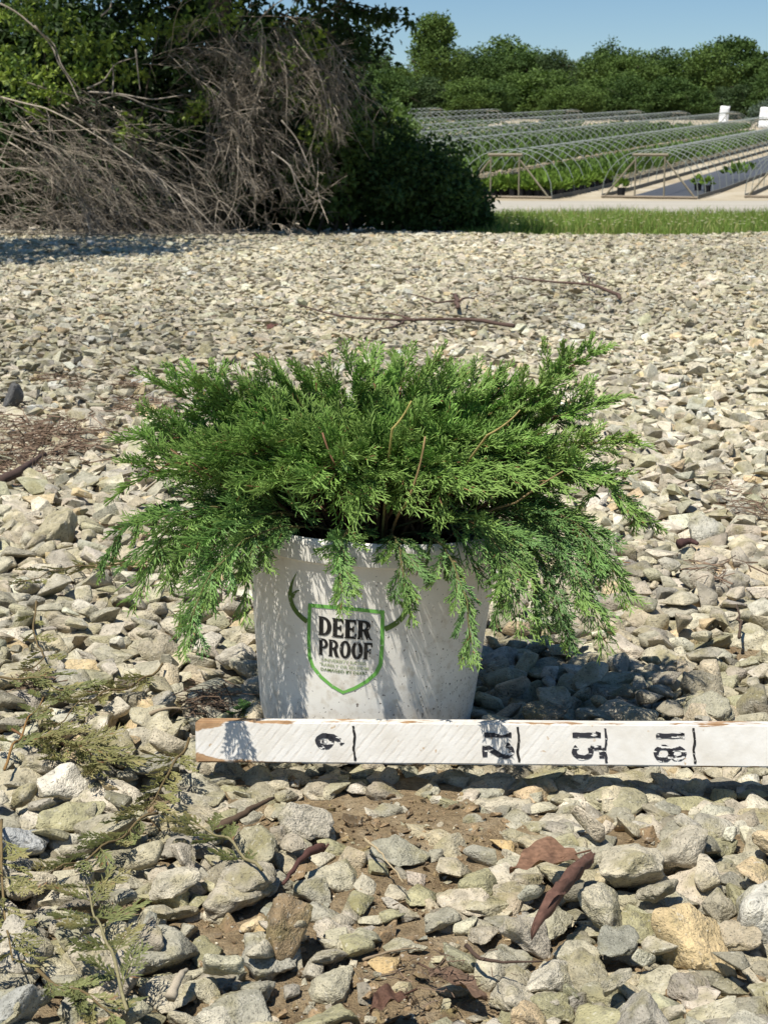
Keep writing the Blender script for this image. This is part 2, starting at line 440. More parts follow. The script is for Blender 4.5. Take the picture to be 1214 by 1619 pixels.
SEEDS4 = [(165,160,170,70,'p'),(305,165,120,90,'g'),(690,110,120,50,'p'),(990,100,150,70,'m'),(1150,90,160,60,'m'),(865,215,160,110,'p'),
 (870,140,240,90,'m'),(1105,190,130,80,'t'),(60,210,150,140,'g'),(170,330,190,110,'t'),(170,230,150,120,'g'),(260,270,110,170,'g'),(420,290,210,210,'g'),
 (530,210,190,180,'g'),(790,290,200,150,'g'),(970,350,230,140,'m'),(1110,400,150,170,'p'),(1160,270,150,110,'g'),(100,430,200,120,'p'),
 (480,490,160,130,'t'),(880,460,160,120,'o'),(730,590,250,180,'g'),(1000,500,90,160,'g'),(930,700,230,170,'g'),(1080,570,120,150,'m'),
 (650,720,260,180,'m'),(430,700,170,210,'p'),(350,840,150,220,'p'),(520,910,220,160,'t'),(720,940,240,210,'p'),
 (700,1090,190,240,'m'),(970,1120,340,170,'p'),(240,1040,200,150,'m'),(400,1150,430,130,'m'),(60,1130,180,170,'m'),(1130,1040,200,90,'g'),(90,860,200,180,'g')]
SEEDS2 = [(460,100,200,150,'m'),(330,230,310,190,'m'),(320,340,180,130,'w'),(420,400,150,90,'w'),(270,480,170,150,'p'),
 (440,510,150,180,'p'),(570,500,170,150,'g'),(760,570,250,180,'m'),(600,650,290,190,'p'),(420,680,180,180,'p'),(820,420,170,90,'t'),(920,590,90,140,'m'),
 (290,780,160,110,'m'),(150,850,140,130,'g'),(270,910,260,120,'p'),(850,920,200,130,'p'),(940,1000,200,160,'p'),(860,720,130,140,'g'),
 (940,800,130,200,'m'),(1150,970,180,190,'g'),(880,1190,170,90,'m'),(40,230,110,150,'g'),(590,60,130,110,'p'),(690,40,120,110,'t'),(1080,70,160,110,'m'),
 (1040,200,150,140,'m'),(950,270,110,140,'t'),(1150,190,130,130,'g'),(100,170,110,90,'p'),(640,270,150,110,'t'),(60,560,130,130,'g'),(200,660,150,130,'g'),(30,1060,120,110,'g'),(230,1190,180,90,'g'),(740,370,110,80,'p'),(640,390,120,90,'p')]
CW = {'g': (.38,.36,.285), 'm': (.365,.345,.215), 'p': (.51,.475,.36), 't': (.46,.40,.275), 'o': (.57,.42,.22), 'w': (.58,.55,.46)}
STONES = []                      # x, y, z, a, yaw, colour, tilt, seeded
def add_seed(cx, cy, w_, h_, cw):
    p = at_z(cx, cy, .004); d = depth_of(p)
    a = w_/2*d/2434*1.12; bb = min(1.45*a, max(.62*a, (h_/2*d/2434-.28*a)/.52))
    yaw = RNG.normal(0, .35)
    if bb > a: a, bb = bb, a; yaw += math.pi/2
    c = np.array(CW[cw])*RNG.uniform(.93, 1.07)
    STONES.append((p[0], p[1], -.014+a*.22, a*1.05, yaw, c, RNG.normal(0, .13, 2), True))
for cx, cy, w_, h_, cw in SEEDS3: add_seed(400+cx/2.89, 1200+cy/2.89, w_/2.89, h_/2.89, cw)
for cx, cy, w_, h_, cw in SEEDS4: add_seed(794+cx/2.89, 1200+cy/2.89, w_/2.89, h_/2.89, cw)
for cx, cy, w_, h_, cw in SEEDS2: add_seed(cx/2.89, 1200+cy/2.89, w_/2.89, h_/2.89, cw)
# places kept for the rocks that are things of their own (pixel, radius in m)
KEEP = [(455, 1462, .03), (1108, 1495, .036), (1195, 1450, .04), (38, 1325, .036), (45, 1578, .034), (85, 845, .035), (1112, 835, .03), (15, 625, .05), (885, 1420, .03), (480, 1300, .03)]
GRID = {}
CELL = .06
def near_ok(x, y, r, k):
    gx, gy = int(x//CELL), int(y//CELL)
    for a in (-1, 0, 1):
        for b_ in (-1, 0, 1):
            for (x2, y2, r2) in GRID.get((gx+a, gy+b_), ()):
                if (x-x2)**2+(y-y2)**2 < (k*(r+r2))**2: return False
    return True
def put(x, y, r): GRID.setdefault((int(x//CELL), int(y//CELL)), []).append((x, y, r))
for s in STONES: put(s[0], s[1], s[3]*.92)
for px, py, r in KEEP:
    p = at_z(px, py, 0); put(p[0], p[1], r)
POTX, POTY = -.020, 1.540
YMAX = 3.8; YMIN = .86
def throw(n, mean, sig, lo, hi, k, zoff, maskpow, layer):
    a_ = np.sort(np.clip(np.exp(RNG.normal(math.log(mean), sig, n)), lo, hi))[::-1]
    cols = stone_cols(n)
    for a, c in zip(a_, cols):
        for _ in range(14):
            y = YMIN+(YMAX-YMIN)*RNG.uniform()**.72; x = RNG.uniform(-1, 1)*(.265*y+.10)
            px, py = to_px((x, y, 0.0))
            s = soil_at(px, py)
            if RNG.uniform() < s*maskpow: break
            if layer and (s > .15 or (y < 1.3 and RNG.uniform() < .45)): break
            if (x-POTX)**2+(y-POTY)**2 < .112**2 and layer: continue
            kk = k
            if not near_ok(x, y, a, kk): continue
            put(x, y, a)
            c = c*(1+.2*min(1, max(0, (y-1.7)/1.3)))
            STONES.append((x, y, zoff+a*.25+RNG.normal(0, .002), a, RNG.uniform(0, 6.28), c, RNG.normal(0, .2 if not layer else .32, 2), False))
            break
throw(10500, .0178, .42, .006, .036, .60, -.014, 1.6, 0)
GRID2, GRID = GRID, {}
throw(3400, .0172, .32, .009, .030, .78, .003, 1.0, 1)

for q, s in enumerate(STONES):                    # the board lies clear of the stones: those under it sit deep
    if 1.255 < s[1]-.0*s[0] < 1.43 and s[0] > -.215: STONES[q] = (s[0], s[1], min(s[2], -.006-s[3]*.38), *s[3:])
def eul(yaw, tilt): 
    from mathutils import Euler
    return Euler((tilt[0], tilt[1], yaw), 'XYZ')
def vis(s):
    px, py = to_px((s[0], s[1], s[2]))
    if not (-30 < px < 1244 and 0 < py < 1650): return 0
    if 215 < px < 1000 and 590 < py < 850: return 0           # behind the shrub
    if 400 < px < 775 and 800 < py < 1150: return 0           # behind the pot
    if px > 310 and 1138 < py < 1212: return 0                # under the board
    return s[3]/depth_of(s[:3])*(1 if s[2] > -.016 else .5)
order = sorted(range(len(STONES)), key=lambda i: -vis(STONES[i]))
single = set(order[:300])
rest = []
for idx, s in enumerate(STONES):
    if idx in single:
        k = int(RNG.integers(len(SHAPE)))
        o = link('stone', SHAPE[k], ground, (s[0], s[1], s[2]))
        o.rotation_euler = eul(s[4], s[6]); a = s[3]
        o.scale = (a, a*RNG.uniform(.95, 1.12), a*RNG.uniform(.60, .90))
        o.color = (*s[5], 1)
    else: rest.append((s[0], s[1], s[2], s[3], s[4], s[5], s[6]))
# under-layer that closes the gaps where the stones lie deep
n = 5600
yy = YMIN+(YMAX-YMIN)*RNG.uniform(.0, 1, n)**.72; xx = RNG.uniform(-1, 1, n)*(.265*yy+.10); cc = stone_cols(n)
for x, y, c in zip(xx, yy, cc):
    px, py = to_px((x, y, 0))
    if RNG.uniform() < soil_at(px, py)*1.7: continue
    a = RNG.uniform(.010, .021); rest.append((x, y, -.0125+RNG.normal(0, .002), a, RNG.uniform(0, 6.28), c*.9, RNG.normal(0, .2, 2)))

def rot_mats(yaw, t0, t1):
    cz, sz, cx, sx, cy, sy = np.cos(yaw), np.sin(yaw), np.cos(t0), np.sin(t0), np.cos(t1), np.sin(t1)
    R = np.empty((len(yaw), 3, 3))
    R[:, 0, 0] = cz*cy; R[:, 0, 1] = cz*sy*sx-sz*cx; R[:, 0, 2] = cz*sy*cx+sz*sx
    R[:, 1, 0] = sz*cy; R[:, 1, 1] = sz*sy*sx+cz*cx; R[:, 1, 2] = sz*sy*cx-cz*sx
    R[:, 2, 0] = -sy; R[:, 2, 1] = cy*sx; R[:, 2, 2] = cy*cx
    return R
def scatter(g, shapes, P, A, yaw, tilt, C, rng=RNG):
    kind = rng.integers(len(shapes), size=len(P))
    R = rot_mats(yaw, tilt[:, 0], tilt[:, 1])
    for k, (V, T) in enumerate(shapes):
        q = np.where(kind == k)[0]
        if not len(q): continue
        W = np.einsum('nij,vj->nvi', R[q]*A[q][:, None, None], V) + P[q][:, None, :]
        F = T[None] + (np.arange(len(q))*len(V))[:, None, None]
        g.add(W.reshape(-1, 3), F.reshape(-1, 3), None, np.repeat(C[q], len(V), 0))
g = Geo()
P = np.array([r[:3] for r in rest]); A = np.array([r[3] for r in rest]); yw = np.array([r[4] for r in rest]); C = np.array([r[5] for r in rest]); tl = np.array([r[6] for r in rest])
nr_ = P[:, 1] < 2.5
scatter(g, MID, P[nr_], A[nr_], yw[nr_], tl[nr_], C[nr_]); nr_ = ~nr_; scatter(g, LOW, P[nr_], A[nr_], yw[nr_], tl[nr_], C[nr_])
o = g.build('gravel', M['gravel'], ground, smooth=True); o.data.set_sharp_from_angle(angle=math.radians(40))
tag(o, kind='stuff')
# the yard beyond: two layers on a jittered grid
GRAVEL_END = 18.2
def patch(p):                                     # dusty and darker, dirtier areas of the yard
    v = np.array([noise.noise(Vector((x*.55, y*.28, 4)))+.6*noise.noise(Vector((x*1.7, y*.8, 9))) for x, y in p[:, :2]])
    return np.clip(.93+.42*v, .62, 1.15)*np.where(p[:, 1] > 10, .93, 1)
def yard(y0, y1, sp, layer_z, lo, hi, seed):
    rng = np.random.default_rng(seed)
    gy = np.arange(y0, y1, sp); out = []
    for y in gy:
        hw = .27*y+.5
        x = np.arange(-hw, hw, sp); out.append(np.stack([x, np.full(len(x), y)], 1))
    p = np.concatenate(out); p += rng.uniform(-.48, .48, p.shape)*sp
    p = p[p[:, 1] < np.where(p[:, 0] > 1.15, GRAVEL_END, y1) + .15*np.sin(p[:, 0]*3)]
    n = len(p); a = np.clip(np.exp(rng.normal(math.log((lo+hi)/2*.9), .42, n)), lo*.5, hi*1.75)
    z = layer_z + a*.2 + rng.normal(0, .004, n) + .012*np.sin(p[:, 0]*1.7+p[:, 1]*.9)*np.sin(p[:, 1]*1.3)
    return np.column_stack([p, z]), a, rng.uniform(0, 6.28, n), rng.normal(0, .17, (n, 2)), stone_cols(n, rng, 1.2)*[1.0, 1.0, 1.0]*patch(p)[:, None], rng
g = Geo()
for args in ((3.7, 8.0, .034, -.016, .017, .024, 1), (3.7, 8.0, .050, .003, .014, .021, 2)):
    P, A, yw, tl, C, rng = yard(*args); scatter(g, LOW, P, A, yw, tl, C, rng)
for args in ((8.0, 13.0, .044, -.016, .021, .029, 3), (8.0, 13.0, .072, .004, .017, .025, 4), (13.0, 19.6, .058, -.016, .026, .036, 5), (13.0, 19.6, .10, .006, .02, .03, 6)):
    P, A, yw, tl, C, rng = yard(*args); scatter(g, LOW, P, A, yw, tl, C, rng)
o = g.build('gravel', M['gravel'], ground, smooth=False); tag(o, kind='stuff')
# crumbs and pebbles on the soil
rng = np.random.default_rng(5); keep = []
for _ in range(22000):
    y = .9+2.4*rng.uniform()**1.5; x = rng.uniform(-1, 1)*(.265*y+.06)
    if rng.uniform() < soil_at(*to_px((x, y, 0)))+.22: keep.append((x, y))
p = np.array(keep); n = len(p); a = np.clip(np.exp(rng.normal(math.log(.0019), .7, n)), .0008, .0105)
zz = np.array([-.014+.006*noise.noise(Vector((x, y, 0))*9)+.004*noise.noise(Vector((x, y, 0))*31) for x, y in keep])
C = stone_cols(n, rng); dk = rng.uniform(size=n) < .72; C[dk] = np.array([.26, .185, .11])*rng.uniform(.5, 1.4, (dk.sum(), 1))
g = Geo(); scatter(g, LOW, np.column_stack([p, zz+a*.3]), a, rng.uniform(0, 6.28, n), rng.normal(0, .4, (n, 2)), C, rng)
o = g.build('soil_crumbs', M['gravel'], soil); tag(o, kind='stuff')

# rocks that stand out, each a thing
def rock(label, px, py, a, yaw, tilt, col, shape, sc=(1, 1, 1), z=.0, group=None):
    p = at_z(px, py, z)
    o = link('rock', SHAPE[shape], None, tuple(p)); o.rotation_euler = eul(yaw, tilt); o.scale = (a*sc[0], a*sc[1], a*sc[2]); o.color = (*col, 1)
    tag(o, label, 'rock', group); return o
RG = 'rocks that stand out of the gravel'
rock('large smooth orange-tan rock among grey stones in the bottom right area', 1108, 1495, .036, -.6, (.1, .1), (.55, .43, .25), 7, (1, .8, 1.1), .006, RG)
rock('largest pale lichen-spotted rock cut off by the right edge', 1197, 1450, .044, 1.3, (.1, -.1), (.54, .52, .46), 12, (1, .95, 1.2), .008, RG)
rock('bluish grey rock near the left edge below the cut sprigs', 40, 1330, .036, .5, (-.2, .1), (.42, .43, .43), 15, (1, .85, 1), .006, RG)
rock('flat grey rectangular rock in the bottom left corner', 46, 1580, .034, .9, (.1, -.25), (.40, .40, .37), 20, (1, .75, 1.1), .01, RG)
rock('round mottled rock with dark stains left of the shrub', 85, 845, .035, .2, (.2, .2), (.40, .36, .25), 3, (1, 1, 1.5), .012, RG)
rock('bright blocky rock on bare soil right of the shrub', 1112, 835, .033, .3, (.1, .1), (.56, .54, .47), 10, (1, .9, 1.2), .012, RG)
rock('dark grey rock at the left edge level with the shrub top', 4, 626, .055, .3, (.1, .0), (.11, .11, .115), 5, (1, .8, 1.2), .02, RG)
rock('brown soil-stained rock standing upright below the board', 450, 1462, .027, 1.2, (.25, -.35), (.27, .20, .12), 26, (1, .8, 1.25), .014, RG)
rock('pale rock with tan underside just below the first numeral of the board', 484, 1300, .026, .2, (.15, .1), (.50, .46, .38), 18, (1, .85, 1.2), .004, RG)

# ------------------------------------------------------------------ nursery pot
pot = empty('nursery_pot', (POTX, POTY, -.006), (math.radians(-2.0), math.radians(2.8), 0))
tag(pot, 'white plastic nursery pot with green shield print standing behind the board', 'plant pot')
POT_H, RB, RT = .222, .1085, .1285
def pot_r(z): return RB + (RT-RB)*min(1, max(0, z/.198))
prof = [(0, .0), (RB-.0065, .0), (RB-.003, .0015), (RB-.0005, .006)]
prof += [(pot_r(z), z) for z in np.linspace(.012, .196, 14)]
prof += [(RT+.0012, .1975), (RT+.0052, .1990), (RT+.0058, .203), (RT+.0066, .214), (RT+.0062, .2195), (RT+.0040, POT_H), (RT+.0018, .2212), (RT+.0002, .217), (RT-.001, .200), (RT-.005, .150)]
N = 112; a = np.arange(N)*2*math.pi/N
V = []
for r, z in prof:
    lump = 1 + .004*np.sin(2*a+.6)*(z/POT_H) + .0015*np.sin(5*a+z*30)
    V.append(np.stack([r*lump*np.cos(a), r*lump*np.sin(a), np.full(N, z)], 1))
V = np.concatenate(V); m_ = len(prof)
i, j = np.meshgrid(np.arange(m_-1), np.arange(N), indexing='ij'); k = (j+1) % N
Q = np.stack([i*N+j, i*N+k, (i+1)*N+k, (i+1)*N+j], -1).reshape(-1, 4)
o = add_np('pot_wall', V, None, Q, M['pot'], pot, smooth=True); o.data.set_sharp_from_angle(angle=math.radians(50))
rr = np.linspace(0, RT-.003, 9); V = np.concatenate([np.stack([r*np.cos(a), r*np.sin(a),   .188+.004*np.sin(a*7+r*90)*np.cos(a*3-r*200)], 1) for r in rr])
i, j = np.meshgrid(np.arange(8), np.arange(N), indexing='ij'); k = (j+1) % N
Q = np.stack([i*N+j, i*N+k, (i+1)*N+k, (i+1)*N+j], -1).reshape(-1, 4)
add_np('potting_soil', V, None, Q, M['potsoil'], pot, smooth=True)

def lump_at(ang, z): return 1 + .004*math.sin(2*ang+.6)*(z/POT_H) + .0015*math.sin(5*ang+z*30)
PHI0 = -.205; V0 = .068                        # the print sits left of the front; V0 is the shield's lower point
def wrap(u, v, off):
    z = V0+v*.84/1000; r = pot_r(z); phi = PHI0+u*1.0/1000/r
    ang = phi-math.pi/2
    rr_ = r*lump_at(ang, z)+off
    return (rr_*math.sin(phi), -rr_*math.cos(phi), z)
def printed(name, polys, mat, off=.0005):
    """polys: list of [outer, hole, ...] loops in millimetres; cut into narrow strips and laid round the wall"""
    bm = bmesh.new()
    for loops in polys:
        pts = [Vector((x, y, 0)) for lp in loops for x, y in lp]
        tris = tessellate_polygon([[Vector((x, y, 0)) for x, y in lp] for lp in loops])
        vs = [bm.verts.new(p) for p in pts]
        for t in tris:
            try: bm.faces.new([vs[q] for q in t])
            except ValueError: pass
    for x in np.arange(-70, 71, 2.5):
        bmesh.ops.bisect_plane(bm, geom=bm.verts[:]+bm.edges[:]+bm.faces[:], plane_co=(x, 0, 0), plane_no=(1, 0, 0))
    for y in np.arange(-10, 170, 8.0):
        bmesh.ops.bisect_plane(bm, geom=bm.verts[:]+bm.edges[:]+bm.faces[:], plane_co=(0, y, 0), plane_no=(0, 1, 0))
    for v in bm.verts: v.co = Vector(wrap(v.co.x, v.co.y, off))
    bm.normal_update()
    for f in bm.faces:
        c = f.calc_center_median()
        if f.normal.x*c.x+f.normal.y*c.y < 0: f.normal_flip()
    me = bpy.data.meshes.new(name); bm.to_mesh(me); bm.free(); me.materials.append(mat)
    return link(name, me, pot)
def arc(cx, cy, rx, ry, a0, a1, n=12):
    return [(cx+rx*math.cos(math.radians(t)), cy+ry*math.sin(math.radians(t))) for t in np.linspace(a0, a1, n)]
GL = {
 'D': (.66, [[(-.05, 0), (.24, 0)]+arc(.24, .5, .40, .5, -90, 90, 16)+[(-.05, 1), (.02, .93), (.02, .07)], [(.23, .13)]+arc(.25, .5, .18, .37, -88, 88, 14)+[(.23, .87)]]),
 'E': (.57, [[(-.05, 0), (.52, 0), (.55, .27), (.49, .27), (.43, .13), (.23, .13), (.23, .44), (.34, .44), (.37, .35), (.43, .35), (.43, .66), (.37, .66), (.34, .57), (.23, .57), (.23, .87), (.42, .87), (.47, .75), (.53, .75), (.51, 1), (-.05, 1), (.02, .93), (.02, .07)]]),
 'R': (.68, [[(-.05, 0), (.29, 0), (.23, .07), (.23, .42), (.27, .42), (.40, .06), (.46, -.01), (.70, 0), (.62, .09), (.50, .47)]+arc(.29, .72, .31, .28, -42, 90, 12)+[(-.05, 1), (.02, .93), (.02, .07)], [(.23, .54)]+arc(.27, .71, .13, .17, -88, 88, 10)+[(.23, .88)]]),
 'P': (.62, [[(-.05, 0), (.29, 0), (.23, .07), (.23, .40)]+arc(.28, .70, .32, .30, -90, 90, 14)+[(-.05, 1), (.02, .93), (.02, .07)], [(.23, .53)]+arc(.27, .70, .13, .18, -88, 88, 10)+[(.23, .88)]]),
 'O': (.70, [arc(.33, .5, .35, .53, 0, 345, 26), arc(.33, .5, .125, .39, 0, 345, 20)]),
 'F': (.55, [[(-.05, 0), (.29, 0), (.23, .07), (.23, .42), (.34, .42), (.37, .33), (.43, .33), (.43, .65), (.37, .65), (.34, .55), (.23, .55), (.23, .87), (.42, .87), (.47, .74), (.53, .74), (.51, 1), (-.05, 1), (.02, .93), (.02, .07)]]),
}
def word(txt, x0, x1, y0, h):
    wsum = sum(GL[c][0] for c in txt)+.03*(len(txt)-1); sx = (x1-x0)/wsum; out = []; x = x0
    for c in txt:
        out.append([[(x+px*sx, y0+py*h) for px, py in lp] for lp in GL[c][1]]); x += (GL[c][0]+.03)*sx
    return out
printed('printed_word', word('DEER', -26, 27, 68.5, 23), M['ink'])
printed('printed_word', word('PROOF', -25.5, 28, 44.5, 20.5), M['ink'])
sh_out = [(0, 0), (-12, 6.5), (-24, 16), (-33.5, 27), (-37.6, 38), (-38.6, 60), (-38.4, 85), (-38, 104.5)] + [(x, 104.5+2.0*(1-(x/38)**2)) for x in np.linspace(-34, 34, 15)] + [(38, 104.5), (38.4, 85), (38.6, 60), (37.6, 38), (33.5, 27), (24, 16), (12, 6.5)]
sh_in = [(x*.905, 4.2+(y-4.2)*1.0 if y < 60 else y-4.1) for x, y in sh_out]
sh_in = [(x*.905, (4.0+y*.955) if y < 100 else y-4.2) for x, y in sh_out]
printed('shield_outline', [[sh_out, sh_in]], M['green_ink'])
def strip(pts, wid):
    P = np.array(pts, float); t = norm(np.gradient(P, axis=0)); n_ = np.stack([-t[:, 1], t[:, 0]], 1); w_ = np.array(wid)[:, None]/2
    return [tuple(p) for p in P+n_*w_] + [tuple(p) for p in (P-n_*w_)[::-1]]
for s in (-1, 1):
    c_ = bez((s*38.8, 82, 0), (s*62, 94, 0), (s*66, 112, 0), 14, (s*51, 140, 0))[:, :2]
    main_ = strip(c_, np.concatenate([np.linspace(6.0, 5.6, 8), np.linspace(5.2, .4, 6)]))
    t_ = bez((s*57.5, 108, 0), (s*54, 117, 0), (s*47, 118.5, 0), 6)[:, :2]
    printed('printed_antler', [[main_], [strip(t_, [5, 4.2, 3.2, 2.2, 1.2, .3])]], M['olive_ink'], .0005)
def small_text(txt, yc, width, mat):
    cu = bpy.data.curves.new('small_print', 'FONT'); cu.body = txt; cu.align_x = 'CENTER'; cu.size = 1; cu.resolution_u = 2; cu.offset = .012
    ob = bpy.data.objects.new('small_print', cu); COL.objects.link(ob); bpy.context.view_layer.update()
    me = bpy.data.meshes.new_from_object(ob.evaluated_get(bpy.context.evaluated_depsgraph_get()))
    bpy.data.objects.remove(ob); bpy.data.curves.remove(cu)
    xs_ = [v.co.x for v in me.vertices]; k_ = width/(max(xs_)-min(xs_)); cx = (max(xs_)+min(xs_))/2
    for v in me.vertices: v.co = Vector(wrap((v.co.x-cx)*k_, yc+v.co.y*5.2, .0005))
    me.materials.append(mat); return link('small_print', me, pot)
small_text('UNIVERSITY RATED', 37.6, 44, M['pale_green_ink'])
small_text('"RARELY OR SELDOM', 31.6, 49, M['pale_green_ink'])
small_text('DAMAGED BY DEER"', 25.6, 46, M['olive_ink'])

# ------------------------------------------------------------------ measuring board
L0 = np.array([-.1800, 1.388, .0330]); R0 = np.array([.3515, 1.335, .0486])
ax = norm(R0-L0); upv = np.array([0, .17, .985]); nz_ = norm(np.cross(ax, upv)); upv = np.cross(nz_, ax)
board = link('measuring_board', None)
HW, TH, BL = .0198, .019, .80
bm = bmesh.new(); bmesh.ops.create_cube(bm, size=1)
for v in bm.verts: v.co = Vector(((v.co.x+.5)*BL, v.co.y*2*HW, (v.co.z-.5)*TH))
bmesh.ops.bevel(bm, geom=[e for e in bm.edges if all(v.co.x < .001 for v in e.verts)], offset=.004, segments=3, affect='EDGES', profile=.5)
bmesh.ops.bevel(bm, geom=[e for e in bm.edges if abs(e.verts[0].co.x-e.verts[1].co.x) > .3], offset=.0016, segments=2, affect='EDGES')
for x in np.arange(.03, .8, .03):
    bmesh.ops.bisect_plane(bm, geom=bm.verts[:]+bm.edges[:]+bm.faces[:], plane_co=(x, 0, 0), plane_no=(1, 0, 0))
for v in bm.verts:
    v.co.y += .0006*noise.noise(Vector((v.co.x*9, v.co.y*40, 3))); 
me = bpy.data.meshes.new('measuring_board'); bm.to_mesh(me); bm.free(); me.materials.append(M['board'])
bpy.data.objects.remove(board); board = link('measuring_board', me)
board.matrix_world = Matrix([[ax[0], upv[0], nz_[0], L0[0]], [ax[1], upv[1], nz_[1], L0[1]], [ax[2], upv[2], nz_[2], L0[2]], [0, 0, 0, 1]])
tag(board, 'white painted measuring board with inch marks lying across the front of the pot', 'measuring board')
m, nt, b = new_mat('stencil_paint', (.03, .03, .035), .6, .3)
tc = nt.nodes.new('ShaderNodeTexCoord'); mp = nt.nodes.new('ShaderNodeMapping'); mp.inputs['Rotation'].default_value = (0, 0, .5); mp.inputs['Scale'].default_value = (.5, 1.6, 1)
nt.links.new(tc.outputs['Object'], mp.inputs[0])
c = mix(nt, ramp(nt, noise_tex(nt, mp.outputs[0], 170, 3, .6), [(.56, (0, 0, 0)), (.60, (1, 1, 1))]), (.028, .028, .034), (.72, .70, .65))
nt.links.new(c, b.inputs['Base Color']); M['stencil'] = m
xl = np.linspace(0, .7, 400); pxs = np.array([to_px(L0+ax*x)[0] for x in xl])
def bx(px): return float(np.interp(px, pxs, xl))
def on_board(name, strips, mat):
    g = Geo()
    for pts, wd in strips:
        P = np.array(pts, float); t = norm(np.gradient(P, axis=0)); n_ = np.stack([-t[:, 1], t[:, 0]], 1)*np.array(wd)[:, None]/2
        k = len(P); V = np.concatenate([P+n_, P-n_]); V = np.column_stack([V, np.full(2*k, .0006)])
        g.add(V, None, [[q+k, q+k+1, q+1, q] for q in range(k-1)])
    return g.build(name, mat, board)
rg = random.Random(3)
for px in (560, 819, 957, 1097):
    x = bx(px); yy = np.linspace(.0165, -.0165, 14)
    on_board('mark_line', [([(x+.0006*math.sin(y*300)+.0003*rg.uniform(-1, 1), y) for y in yy], [.0021+rg.uniform(-.0005, .0005) for _ in yy])], M['stencil'] if px == 957 else M['ink'])
def glyph(strokes, cx, cy, h, wd):                 # digit strokes in a unit box, turned a quarter clockwise on the board
    out = []
    for st in strokes:
        P = [(cx+(gy-.5)*h, cy-(gx-.5)*wd) for gx, gy in st]
        out.append((P, [.0046*(1+.12*math.sin(q*1.9)) for q in range(len(P))]))
    return out
S1 = [[(.5, y) for y in np.linspace(0, 1, 8)], [(.32, .80), (.5, .97)]]
S2 = [arc(.5, .72, .42, .27, 165, -10, 10)+[(.78, .52), (.45, .25), (.12, .03)], [(.1, .03), (.5, .02), (.95, .03)]]
S5 = [[(.9, .97), (.5, .97), (.18, .96)], [(.2, .95), (.17, .58)], [(.17, .58)]+arc(.45, .32, .42, .29, 110, -140, 14)]
S8 = [arc(.5, .75, .33, .23, 0, 360, 16), arc(.5, .26, .40, .26, 0, 360, 16)]
S6 = [arc(.5, .30, .36, .26, 0, 360, 16), [(.62, .28), (.4, .3)], [(.16, .36), (.22, .62), (.42, .84), (.68, .96)]]
on_board('numeral', glyph(S6, bx(522), .0018, .026, .0150), M['stencil'])
on_board('numeral', glyph(S1, bx(787), .0088, .025, .009)+glyph(S2, bx(787), -.0058, .026, .0135), M['stencil'])
on_board('numeral', glyph(S1, bx(927), .0092, .026, .009)+glyph(S5, bx(929), -.0068, .027, .0135), M['stencil'])
on_board('numeral', glyph(S1, bx(1059), .0090, .026, .009)+glyph(S8, bx(1059), -.0072, .026, .0145), M['stencil'])

# ------------------------------------------------------------------ juniper sprays
def cord_arrays(seed, nodes=15, ang=31, sub=5, flat=.30, curve=.12):
    """a flat feathery spray of unit length along +x: arrays of base, tip, radius"""
    r = random.Random(seed); out = []
    def yax(x): return curve*math.sin(x*2.2)*(.5)
    def zax(x): return -curve*x*x*.9
    pts = [Vector((t, yax(t), zax(t))) for t in np.linspace(0, 1, nodes+1)]
    for q in range(nodes): out.append((pts[q], pts[q+1], .0125*(1-.5*q/nodes), 0))
    for q in range(1, nodes+1):
        t = q/nodes; side = 1 if q % 2 else -1
        for sd_ in ((side,) if r.random() < .55 else (side, -side)):
            L = (.40*(1-t)**.6+.15)*r.uniform(.6, 1.2)*(.55+.45*min(1, t*4))
            th = math.radians(ang+r.uniform(-10, 10))*sd_
            base = pts[q]; d = Vector((math.cos(th), math.sin(th), r.gauss(0, flat*.6))).normalized()
            mid = base+d*L*.5; d2 = Vector((math.cos(th*.75), math.sin(th*.75), d.z+r.gauss(0, .1))).normalized(); end = mid+d2*L*.5
            out.append((base, mid, .0098, 1)); out.append((mid, end, .0088, 2))
            ns = max(1, int(L*12))
            for s_ in range(1, ns+1):
                u = s_/(ns+.6); p0 = base.lerp(mid, u*2) if u < .5 else mid.lerp(end, u*2-1)
                dd = d if u < .5 else d2; ss = 1 if s_ % 2 else -1
                for s2 in ((ss,) if r.random() < .6 else (ss, -ss)):
                    l2 = (.07+.14*(1-u))*r.uniform(.7, 1.25)
                    th2 = math.atan2(dd.y, dd.x)+math.radians(29+r.uniform(-9, 9))*s2
                    d3 = Vector((math.cos(th2), math.sin(th2), dd.z+r.gauss(0, flat))).normalized()
                    out.append((p0, p0+d3*l2, .0078, 2))
    B = np.array([o[0][:] for o in out]); E = np.array([o[1][:] for o in out]); R_ = np.array([o[2] for o in out]); K = np.array([o[3] for o in out])
    return B, E, R_, K
SPRAYS = [cord_arrays(s, nodes=13+s % 5, ang=27+(s*7) % 11) for s in range(14)]
LIGHT = [cord_arrays(40+s, nodes=8, ang=33, flat=.2) for s in range(8)]
